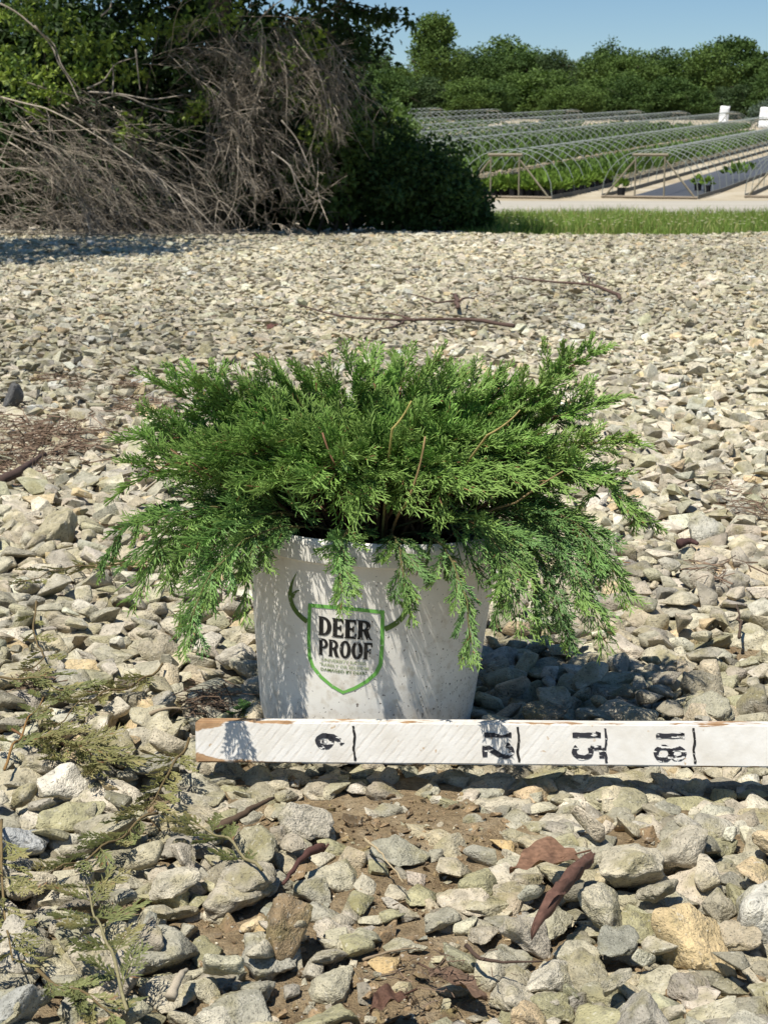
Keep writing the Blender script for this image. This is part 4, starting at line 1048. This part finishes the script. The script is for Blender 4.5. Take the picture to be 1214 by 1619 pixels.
def px_lobe(px, py, y, rx, ry, rz, n, O):
    p = at_y(px, py, y+9.0)-np.array(O); return (tuple(p), (rx, ry, rz), n)
O_ = (-3.2, 18.0, -.02)
shrub_mass('climbing_vine', 'sunlit yellow-green vine leaves hanging over the thicket at the top left', 'vine', O_,
    [px_lobe(60, 20, 9.0, .5, .3, .22, 26, O_), px_lobe(130, 75, 8.9, .55, .3, .16, 28, O_), px_lobe(255, 40, 9.1, .4, .25, .18, 20, O_), px_lobe(175, 115, 8.9, .5, .25, .12, 20, O_), px_lobe(75, 160, 8.8, .25, .2, .2, 16, O_), px_lobe(95, 130, 8.8, .32, .2, .2, 12, O_), px_lobe(350, 20, 9.1, .35, .25, .2, 14, O_), px_lobe(20, 110, 8.8, .3, .2, .25, 20, O_), px_lobe(310, 165, 8.9, .16, .1, .16, 12, O_), px_lobe(215, 205, 8.7, .3, .1, .12, 9, O_), px_lobe(440, 110, 8.7, .3, .15, .3, 14, O_), px_lobe(480, 60, 9.0, .35, .2, .3, 18, O_), px_lobe(500, 180, 9.0, .25, .2, .5, 16, O_)], 13, .075, BG+[MG[1]], (.06, .13), 4)

# dead brush and dry vines: thick stems as parts, the fine twigs as one mass each
def sweep(p0, d, L, sag, n=9, wob=.22):
    t = np.linspace(0, 1, n)[:, None]; d = norm(np.asarray(d, float)); P = np.asarray(p0)+d*L*t+np.array([0, 0, -1.])*sag*t**2
    w1 = np.cumsum(np.cumsum(rb.normal(0, wob/n, (n, 3)), 0), 0); return P+w1*L*.55
GREY = np.array([.26, .225, .18])
def brush(name, label, o, fans, cat='dead brush', zmin=.03):
    e = empty(name, o); tag(e, label, cat); fine = Geo(); O = np.array(o)
    def cl(P): P[:, 2] = np.maximum(P[:, 2], zmin+.01); return P
    for (org, spread, d, dj, L0_, L1_, sag, n_, thick) in fans:
        for q in range(n_):
            p0 = np.asarray(org)+rb.normal(0, 1, 3)*np.asarray(spread); dd = np.asarray(d)+rb.normal(0, 1, 3)*np.asarray(dj); L_ = rb.uniform(L0_, L1_)
            P = cl(sweep(p0, dd, L_, sag*rb.uniform(.4, 1.3)*L_)); col = GREY*rb.uniform(.35, 1.7)
            if q < thick:
                g = Geo(); g.tube(P-O, .010, .0035, 5, col); g.build('stem', M['twig'], e, smooth=True)
            else: fine.tube(P-O, rb.uniform(.003, .006), .0016, 3, col, False)
            for _ in range(rb.integers(5, 11)):
                k = rb.integers(1, 8); t = norm(P[k]-P[k-1]); d2 = t+rb.normal(0, .55, 3); P2 = cl(sweep(P[k], d2, L_*rb.uniform(.15, .42), sag*.5*L_, 6, .08)); fine.tube(P2-O, .0031, .0014, 3, col*rb.uniform(.8, 1.2), False)
                for _k in range(rb.integers(1, 4)):
                    k2 = rb.integers(1, 5); P3 = cl(sweep(P2[k2], norm(P2[k2+1]-P2[k2])+rb.normal(0, .6, 3), L_*rb.uniform(.06, .18), .02, 4, .08)); fine.tube(P3-O, .0023, .0011, 3, col*rb.uniform(.8, 1.2), False)
    f = fine.build('twigs', M['twig'], e); tag(f, kind='stuff'); return e
A_ = lambda px, py, y=17.9: at_y(px, py, y)
brush('dead_brush', 'fallen grey brush pile sweeping down to the stones at the left', (-3.6, 17.8, -.02), [
    (A_(60, 170), (.25, .25, .22), (1.0, -.12, -.55), (.22, .18, .22), 1.2, 2.4, .18, 34, 8), (A_(20, 250), (.3, .2, .25), (1.0, -.1, -.3), (.25, .2, .25), .8, 1.8, .15, 30, 5),
    (A_(150, 270), (.4, .2, .2), (1.0, -.1, -.45), (.3, .2, .25), .6, 1.5, .14, 34, 3), (A_(90, 340), (.6, .2, .1), (.9, -.1, .05), (.5, .3, .25), .4, 1.1, .15, 45, 0), (A_(-40, 300), (.3, .2, .3), (1, -.1, -.1), (.3, .2, .3), .6, 1.3, .1, 24, 2), (A_(230, 330), (.4, .2, .12), (.9, -.1, -.15), (.5, .3, .3), .4, 1.0, .12, 32, 0)])
brush('dry_vine', 'tangle of dry grey vines hanging over the middle of the thicket', (-1.1, 17.9, -.02), [
    (A_(400, 55), (.28, .2, .12), (.45, -.15, -.75), (.45, .25, .35), .4, 1.0, .05, 46, 3), (A_(450, 60), (.25, .2, .15), (.35, -.1, -.9), (.4, .2, .25), .4, .95, .02, 44, 2), (A_(360, 190), (.15, .2, .15), (.5, -.1, .3), (.5, .3, .5), .4, 1.0, .25, 50, 2),
    (A_(365, 195), (.1, .15, .2), (.12, -.05, -1), (.22, .15, .2), .5, 1.1, .0, 26, 3), (A_(430, 230), (.2, .2, .15), (.25, -.1, -1), (.3, .2, .25), .4, .85, .0, 26, 0), (A_(400, 340), (.35, .2, .1), (.2, -.1, .6), (.6, .3, .5), .3, .7, .15, 26, 0), (A_(520, 120), (.12, .15, .2), (.25, -.1, -.7), (.4, .2, .4), .3, .8, .1, 35, 0), (A_(270, 90), (.15, .15, .1), (.9, -.1, .1), (.3, .2, .4), .5, 1.1, .2, 18, 2)], 'dry vines')
# long bare vine stems that stand out
e = empty('bare_vine', tuple(A_(90, 60, 17.4))); tag(e, 'pale bare vine stems curving across the dark thicket at the upper left', 'vine'); O = A_(90, 60, 17.4)
for pts in ([(0, 5), (30, 20), (62, 50), (88, 68), (96, 105), (130, 145)], [(55, 40), (85, 75), (92, 100), (110, 125), (128, 165)], [(140, 145), (190, 148), (240, 158), (290, 150)], [(275, 178), (240, 170), (190, 148), (155, 160)], [(178, 150), (180, 120), (178, 100)], [(215, 78), (218, 110), (222, 145)], [(160, 25), (175, 12), (178, -5)], [(138, 140), (165, 128), (182, 100), (215, 90)], [(400, 40), (430, 10), (455, -6)], [(445, 190), (470, 220), (488, 262), (498, 295)], [(430, 240), (460, 262), (470, 300), (490, 335)]):
    W = np.array([at_y(px, py, 17.4+rb.uniform(-.1, .1)) for px, py in pts]); t = np.linspace(0, 1, 14); P = np.stack([np.interp(t, np.linspace(0, 1, len(W)), W[:, k]) for k in range(3)], 1); P[1:-1] = (P[:-2]+P[1:-1]*2+P[2:])/4
    g = Geo(); g.tube(P-O, .011, .005, 5, np.array([.33, .29, .24])*rb.uniform(.7, 1.1)); g.build('stem', M['twig'], e, smooth=True)

# ------------------------------------------------------------------ grass strip, road
V = []; n_ = 60
xs = np.linspace(-40, 80, n_); y0, y1 = 32.5, 63.0
g = Geo(); V = np.array([[x, y0+.25*math.sin(x*.9)+.15*math.sin(x*2.3), -.018] for x in xs]+[[x, y1+.5*math.sin(x*.5), float(hill(y1))-.016] for x in xs]); g.add(V, None, [[q, q+1, n_+q+1, n_+q] for q in range(n_-1)], (.40, .37, .31))
tag(g.build('road', M['road']), 'pale gravel farm road beyond the grass strip', 'road', kind='structure')
gr = np.random.default_rng(55); n_ = 46000
x = gr.uniform(.85, 5.4, n_); y = 18.0+14.0*gr.uniform(0, 1, n_)**1.2; x = x*(y/18)
den = np.array([noise.noise(Vector((a, b_, 0))*.9) for a, b_ in zip(x, y)]); k = gr.uniform(-.5, .6, n_) < den; x, y, den = x[k], y[k], den[k]; n_ = len(x)
edge = np.clip((y-18.0)/.8, .35, 1); h = (.09+.11*gr.uniform(0, 1, n_)**2)*(1+.9*den)*edge; B = np.stack([x, y, np.full(n_, -.03)], 1)
an = gr.uniform(0, 6.28, n_); s = np.stack([np.cos(an), np.sin(an), np.zeros(n_)], 1)*.006; ln = np.stack([gr.normal(0, .35, n_), gr.normal(0, .35, n_), np.ones(n_)], 1)*h[:, None]
mid = B+ln*[.35, .35, .55]; tip = B+ln
V = np.stack([B-s, B+s, mid+s*.8, tip, mid-s*.8], 1).reshape(-1, 3); b = np.arange(n_)*5
T = np.stack([b+4, b+2, b+3], 1); Q = np.stack([b, b+1, b+2, b+4], 1)
pal = np.array([(.17, .26, .055), (.20, .29, .07), (.14, .22, .05), (.33, .31, .14)]); C = pal[gr.choice(4, n_, p=[.36, .28, .2, .16])]*gr.uniform(.75, 1.25, (n_, 1))
o = add_np('grass', V, T, Q, M['grass'], None, np.repeat(C, 5, 0)); tag(o, 'unmown green grass strip between the gravel and the road', 'grass', kind='stuff')
g = Geo()
for _ in range(130):
    px, py = gr.uniform(800, 1214), gr.uniform(338, 356); p = at_z(px, py, .16); V, T = leaf_faces(np.repeat(p[None], 5, 0), norm(np.stack([np.cos(np.arange(5)*1.256), np.sin(np.arange(5)*1.256), np.full(5, .3)], 1)), np.tile([0, 0, 1.], (5, 1)), np.full(5, .022), np.full(5, .018)); g.add(V, T, None, (.62, .62, .56))
    g.tube([p-[0, 0, .17], p], .002, .002, 3, (.12, .18, .05), False)
o = g.build('wildflowers', M['grass']); tag(o, 'small white wildflowers dotted through the grass strip', 'flowers', kind='stuff')

# ------------------------------------------------------------------ hoop houses
U = np.array([math.sin(math.radians(21.1)), math.cos(math.radians(21.1))]); Wd = np.array([U[1], -U[0]])
HOOPW, HOOPH, STEP = 4.1, 2.0, 1.9
def tz(p): return float(hill(p[1]))
def hoop_house(label, x0, y0, n_hoops, frame_front, frame_back, cloth, rows):
    o3 = np.array([x0, y0, tz((x0, y0))]); e = empty('hoop_house', tuple(o3)); tag(e, label, 'hoop house', 'bare hoop houses on the slope')
    grey = (.25, .275, .25); tim = (.225, .20, .145)
    at = lambda s_, w_, z_: np.array([x0+U[0]*s_+Wd[0]*w_, y0+U[1]*s_+Wd[1]*w_, 0])+np.array([0, 0, tz((x0+U[0]*s_+Wd[0]*w_, y0+U[1]*s_+Wd[1]*w_))+z_])
    th = np.linspace(0, math.pi, 13)
    for q in range(n_hoops):
        P = np.array([at(q*STEP, -HOOPW/2*math.cos(t), HOOPH*math.sin(t)**.85) for t in th])-o3
        g = Geo(); g.tube(P, .016, None, 4, np.array(grey)*RNG.uniform(.85, 1.15), False); g.build('hoop', M['metal'], e)
    LN = (n_hoops-1)*STEP
    for w_, z_, r in ((0, HOOPH-.03, .022), (-HOOPW/2+.02, .0, 0), (HOOPW/2-.02, .0, 0)):
        if r: g = Geo(); g.tube([at(s_, w_, z_)-o3 for s_ in np.linspace(0, LN, 12)], r, None, 4, grey, False); g.build('ridge_pipe', M['metal'], e)
        else:
            g = Geo(); ss = np.linspace(0, LN, 14); lo = np.array([at(s_, w_-.025, -.02) for s_ in ss]); hi = np.array([at(s_, w_+.025, -.02) for s_ in ss])
            V = np.concatenate([lo, hi, lo+[0, 0, .16], hi+[0, 0, .16]])-o3; k = 14; Q = []
            for a_ in range(k-1): Q += [[a_, a_+1, 2*k+a_+1, 2*k+a_], [k+a_, 3*k+a_, 3*k+a_+1, k+a_+1], [2*k+a_, 2*k+a_+1, 3*k+a_+1, 3*k+a_]]
            g.add(V, None, Q, (.15, .145, .13)); g.build('base_board', M['wood'], e)
    for flag, s_ in ((frame_front, -.05), (frame_back, LN+.05)):
        if not flag: continue
        for w_ in (-.62, .62):
            g = Geo(); g.tube([at(s_, w_, 0)-o3, at(s_, w_, HOOPH-.2)-o3], .034, None, 4, tim); g.build('post', M['wood'], e)
        g = Geo(); g.tube([at(s_, -.75, HOOPH-.22)-o3, at(s_, .75, HOOPH-.22)-o3], .065, None, 4, tim); g.build('lintel', M['wood'], e)
        for sg in (-1, 1):
            g = Geo(); g.tube([at(s_, sg*HOOPW*.47, .03)-o3, at(s_, sg*.66, HOOPH-.45)-o3], .04, None, 4, tim); g.build('brace', M['wood'], e)
        g = Geo(); g.tube([at(s_, -HOOPW/2, .04)-o3, at(s_, HOOPW/2, .04)-o3], .055, None, 4, (.24, .2, .15)); g.build('sill_board', M['wood'], e)
    if cloth:
        g = Geo(); k = 24; ss = np.linspace(.1, LN, k); V = np.array([at(s_, w_, .0) for s_ in ss for w_ in (-HOOPW/2+cloth, .5, HOOPW/2-.1)])-o3+[0, 0, .0]; Q = []
        for a_ in range(k-1): Q += [[a_*3, a_*3+1, a_*3+4, a_*3+3], [a_*3+1, a_*3+2, a_*3+5, a_*3+4]]
        V[:, 2] += .006; g.add(V, None, Q, (.085, .088, .095)); g.build('weed_cloth', M['cloth'], e)
    return [at(s_, w_, .0) for s_, w_ in rows]
def rows_of(n_h, step, ws, s0=.5, jit=.03):
    return [(s_+RNG.normal(0, jit), w_+RNG.normal(0, jit)) for s_ in np.arange(s0, (n_h-1)*STEP-.3, step) for w_ in ws]
W1 = (-1.3, -.95, -.6, .2, .55, .9, 1.25, 1.6, 1.85)
PL = []
PL += hoop_house('bare hoop house full of green shrubs just right of the dark rounded shrub', 5.1, 66.4, 42, True, True, False, rows_of(42, .62, W1))
PL += hoop_house('nearest hoop house with black cloth floor and few pots', 11.2, 66.4, 46, True, False, .95, [(1.3, -1.5), (6.5, .9), (5.2, 1.55), (14.5, 1.1), (18, 1.6), (19, 1.0), (13, 1.6), (15.2, 1.5)])
hoop_house('hoop house cut off by the right edge of the picture', 17.3, 66.4, 16, True, False, False, [])
PL2 = []
PL2 += hoop_house('hoop house with shrub rows directly behind the shrub-filled nearest one', -2.3, 66.4, 58, True, True, False, rows_of(58, .62, W1, 4.0))
n2_ = len(PL2)
PL2 += hoop_house('third hoop house back, half hidden by the dark shrub', -8.6, 66.4, 60, True, True, .1, rows_of(60, .9, (-1.5, -1.1, 1.2), 9.0))
PL2 += hoop_house('fourth hoop house back up the slope', -15, 66.4, 64, True, True, .1, rows_of(64, 1.0, (-1.4, 1.1, 1.5), 14.0))
PL2 += hoop_house('fifth hoop house back up the slope', -21.3, 72, 64, True, True, .1, rows_of(64, 1.1, (-1.5, 1.2), 18.0))
PL2 += hoop_house('sixth hoop house back, low against the treeline', -27.6, 82, 60, False, True, .1, rows_of(60, 1.4, (-1.5, -.8, 0, .8, 1.5), 18.0))
PL2 += hoop_house('farthest hoop house up the slope under the treeline', -34, 92, 60, False, True, .1, rows_of(60, 1.5, (-1.5, -.8, 0, .8, 1.5), 18.0))
# nursery plants: the largest 300 as things, the rest as one mass
pr = np.random.default_rng(64); PLM = []
def bushlet(seed, n_=26):
    r = np.random.default_rng(seed); d = rand_dir(n_, r); d[:, 2] = np.abs(d[:, 2]); P = d*[.07, .07, .10]+[0, 0, .17]
    V, T = leaf_faces(P, norm(d+r.normal(0, .4, (n_, 3))+[0, 0, .4]), rand_dir(n_, r), r.uniform(.12, .2, n_), r.uniform(.07, .11, n_)); return V, T
BUSH = [bushlet(s) for s in range(5)]
for V, T in BUSH:
    g = Geo(); g.add(V, T, None, np.repeat(np.array([(.125, .20, .030)])*pr.uniform(.6, 1.35, (len(V)//4, 1)), 4, 0))
    a_ = np.arange(8)*math.pi/4; Vp = np.concatenate([np.stack([.075*np.cos(a_), .075*np.sin(a_), 0*a_], 1), np.stack([.09*np.cos(a_), .09*np.sin(a_), 0*a_+.17], 1)]); g.add(Vp, None, [[q, (q+1) % 8, 8+(q+1) % 8, 8+q] for q in range(8)], (.02, .02, .022))
    tmp = g.build('potted_shrub', M['far_leaf']); PLM.append(tmp.data); bpy.data.objects.remove(tmp)
house = {id(p): 'nearest shrub-filled' for p in PL}; house.update({id(p): 'second' for p in PL2[:n2_]}); allp = PL+PL2; allp = [p for p in allp if -20 < to_px(p)[0] < 1240]
allp.sort(key=lambda p: depth_of(p)); near_, far_ = allp[:290], allp[290:]
special = set(id(p) for p in PL[-8:])
for p in near_:
    o = link('potted_shrub', PLM[int(pr.integers(5))], None, tuple(p)); s_ = pr.uniform(1.7, 2.2); o.scale = (s_, s_, s_); o.rotation_euler = (0, 0, pr.uniform(0, 6.28))
    if id(p) in special: tag(o, 'dark potted shrub standing alone on the black cloth of the nearest hoop house', 'potted shrub', 'single pots on the black cloth')
    else: hn = house.get(id(p), 'third'); tag(o, f'small green potted shrub in the crowded rows of the {hn} hoop house', 'potted shrub', f'potted shrubs in the {hn} hoop house')
g = Geo()
if far_:
    FP = np.array(far_); kd = pr.integers(5, size=len(FP))
    for q, (V, T) in enumerate(BUSH):
        V = V.reshape(-1, 4, 3)[:14].reshape(-1, 3)*1.7; b = np.arange(14)*4; T = np.concatenate([np.stack([b, b+1, b+2], 1), np.stack([b, b+2, b+3], 1)])
        S_ = FP[kd == q]; W = V[None]*pr.uniform(1.1, 1.5, (len(S_), 1, 1))+S_[:, None]; F = T[None]+(np.arange(len(S_))*len(V))[:, None, None]
        g.add(W.reshape(-1, 3), F.reshape(-1, 3), None, np.repeat(np.array([(.095, .16, .032)])*pr.uniform(.6, 1.3, (len(S_), 1)), len(V), 0))
    o = g.build('nursery_plants', M['far_leaf']); tag(o, 'distant rows of green nursery plants inside the hoop houses', 'plants', kind='stuff')
# white plastic sheets at the far right
def sheet(label, px, py, y, w_, h_):
    p = at_y(px, py, y); p[2] = float(hill(y)); V = []; a_ = 7; b_ = 5
    for q in range(a_):
        for k in range(b_):
            V.append((w_*(k/(b_-1)-.5)+.25*(q/(a_-1)), .35*math.sin(q/(a_-1)*2)+.05*math.sin(k*2.1), h_*q/(a_-1)+.04*math.sin(k*1.7+q)))
    i, j = np.meshgrid(np.arange(a_-1), np.arange(b_-1), indexing='ij'); Q = np.stack([i*b_+j, i*b_+j+1, (i+1)*b_+j+1, (i+1)*b_+j], -1).reshape(-1, 4)
    o = add_np('plastic_sheet', V, None, Q, M['sheet'], None, smooth=True, loc=tuple(p)); so = o.modifiers.new('thickness', 'SOLIDIFY'); so.thickness = .02
    tag(o, label, 'plastic sheet', 'white plastic sheets on the far hoop ends'); return o
sheet('small white plastic sheet hanging at the far hoop end, left of the pair', 1143, 190, 190, 1.15, 2.3)
sheet('larger white plastic sheet at the right edge of the far hoops', 1209, 192, 180, 1.5, 2.3)
shrub_mass('conifer_shrub', 'bluish grey conifer standing between the white plastic sheets', 'shrub', (43.5, 184, float(hill(184))), [((0, 0, 1.4), (1.5, 1.0, 1.2), 60), ((.8, 0, 2.2), (.8, .8, .8), 30)], 14, .30, [(.10, .14, .11), (.12, .16, .12)], (.3, .5), 2)

# ------------------------------------------------------------------ treeline
tr = np.random.default_rng(17)
def tree_mesh(seed, shape, ncl, per, size, cols):
    r = np.random.default_rng(seed); g = Geo(); cs = []
    for (c, rad, k) in shape: cs.append(shell_points(c, rad, int(ncl*k), r, .35, .5))
    c = np.concatenate(cs); V, T, C = clump_leaves(c, r.uniform(.055, .105, len(c)), per, size, cols, r, .8, .4); g.add(V, T, None, C); 
    o = g.build('crown', M['far_leaf']); me = o.data; bpy.data.objects.remove(o)
    t = Geo(); P = trunk(t, (0, 0, 0), .75, .022, (r.normal(0, .03), r.normal(0, .03)), 6, (.17, .15, .12))
    for _ in range(5):
        k = r.integers(2, 7); e_ = P[k]+np.array([r.normal(0, .18), r.normal(0, .18), r.uniform(.1, .25)]); t.tube(bez(P[k], (P[k]+e_)/2, e_, 4), .009, .003, 4, (.17, .15, .12), False)
    o = t.build('trunk', M['bark'], smooth=True); mt = o.data; bpy.data.objects.remove(o); return me, mt
K1 = [(.070, .120, .032), (.085, .140, .038), (.060, .105, .030)]; K2 = [(.105, .165, .042), (.12, .185, .048), (.09, .145, .038)]; K3 = [(.065, .105, .042), (.08, .12, .048)]
FORM = [[((0, 0, .58), (.34, .34, .40), 1), ((.15, 0, .35), (.3, .3, .26), .4)], [((0, 0, .55), (.42, .4, .36), 1), ((-.2, 0, .38), (.28, .3, .26), .4), ((.12, 0, .8), (.2, .2, .16), .25)], [((0, 0, .62), (.28, .28, .38), 1), ((0, 0, .3), (.34, .34, .25), .4)], [((-.16, 0, .5), (.3, .3, .36), .7), ((.18, 0, .58), (.28, .3, .38), .7)]]
TM = [tree_mesh(700+q, FORM[q % 4], 190, 34, .042, (K1, K2, K3, K1, K2, K1, K3, K2)[q]) for q in range(8)]
TALL = tree_mesh(801, [((0, 0, .82), (.17, .17, .17), .8), ((-.1, 0, .62), (.16, .16, .13), .45), ((.1, 0, .55), (.2, .2, .16), .5), ((0, 0, .35), (.24, .24, .16), .5)], 150, 30, .036, K2)
TYPE = ['dark round-crowned tree', 'light green broad tree', 'grey-green narrow tree', 'dark double-crowned tree', 'light green double tree', 'dark broad tree', 'grey-green round tree', 'light green spreading tree']
def far_tree(me, mt, px, top, y, label, wide=1.0):
    p = at_y(px, top, y); z0 = float(hill(y)); h = (p[2]-z0)*(1.15 if y < 279 else 1.0); e = empty('far_tree', (p[0], y, z0-.1-(.14*h if y < 279 else 0)), (0, 0, tr.uniform(0, 6.28))); tag(e, label, 'tree', 'trees of the far treeline')
    c = link('crown', me, e); c.scale = (h*wide, h*wide, h); tag(c, kind='stuff'); t = link('trunk', mt, e); t.scale = (h*wide, h*wide, h); return e
far_tree(*TALL, 686, 24, 280, 'tallest open-crowned tree rising above the treeline left of the others', 1.05)
front = [(590, 78), (640, 100), (735, 82), (775, 75), (800, 60), (835, 78), (880, 80), (925, 85), (960, 72), (1005, 78), (1040, 82), (1085, 76), (1118, 72), (1160, 55), (1200, 82), (1250, 80)]
used = {}
for q, (px, top) in enumerate(front):
    k = q % 8; far_tree(*TM[k], px, top, 290+tr.uniform(-6, 8), f'{TYPE[k]} reaching the skyline ' + ('above the white sheets' if px > 1120 else 'over the far hoop ends' if px > 950 else 'over the middle hoop houses' if px > 780 else 'beside the tallest tree' if px > 620 else 'behind the thicket'), tr.uniform(1.0, 1.35))
ORD = 'first second third fourth fifth sixth seventh eighth ninth tenth eleventh twelfth thirteenth fourteenth fifteenth sixteenth seventeenth eighteenth nineteenth twentieth'.split()
for q in range(20):
    px = 565+q*36+tr.uniform(-12, 12); k = int(tr.integers(8)); far_tree(*TM[k], px, tr.uniform(105, 140), 228+tr.uniform(-8, 8), f'lower {TYPE[k]}, {ORD[q]} from the left in the front row of the treeline', tr.uniform(1.3, 1.8))
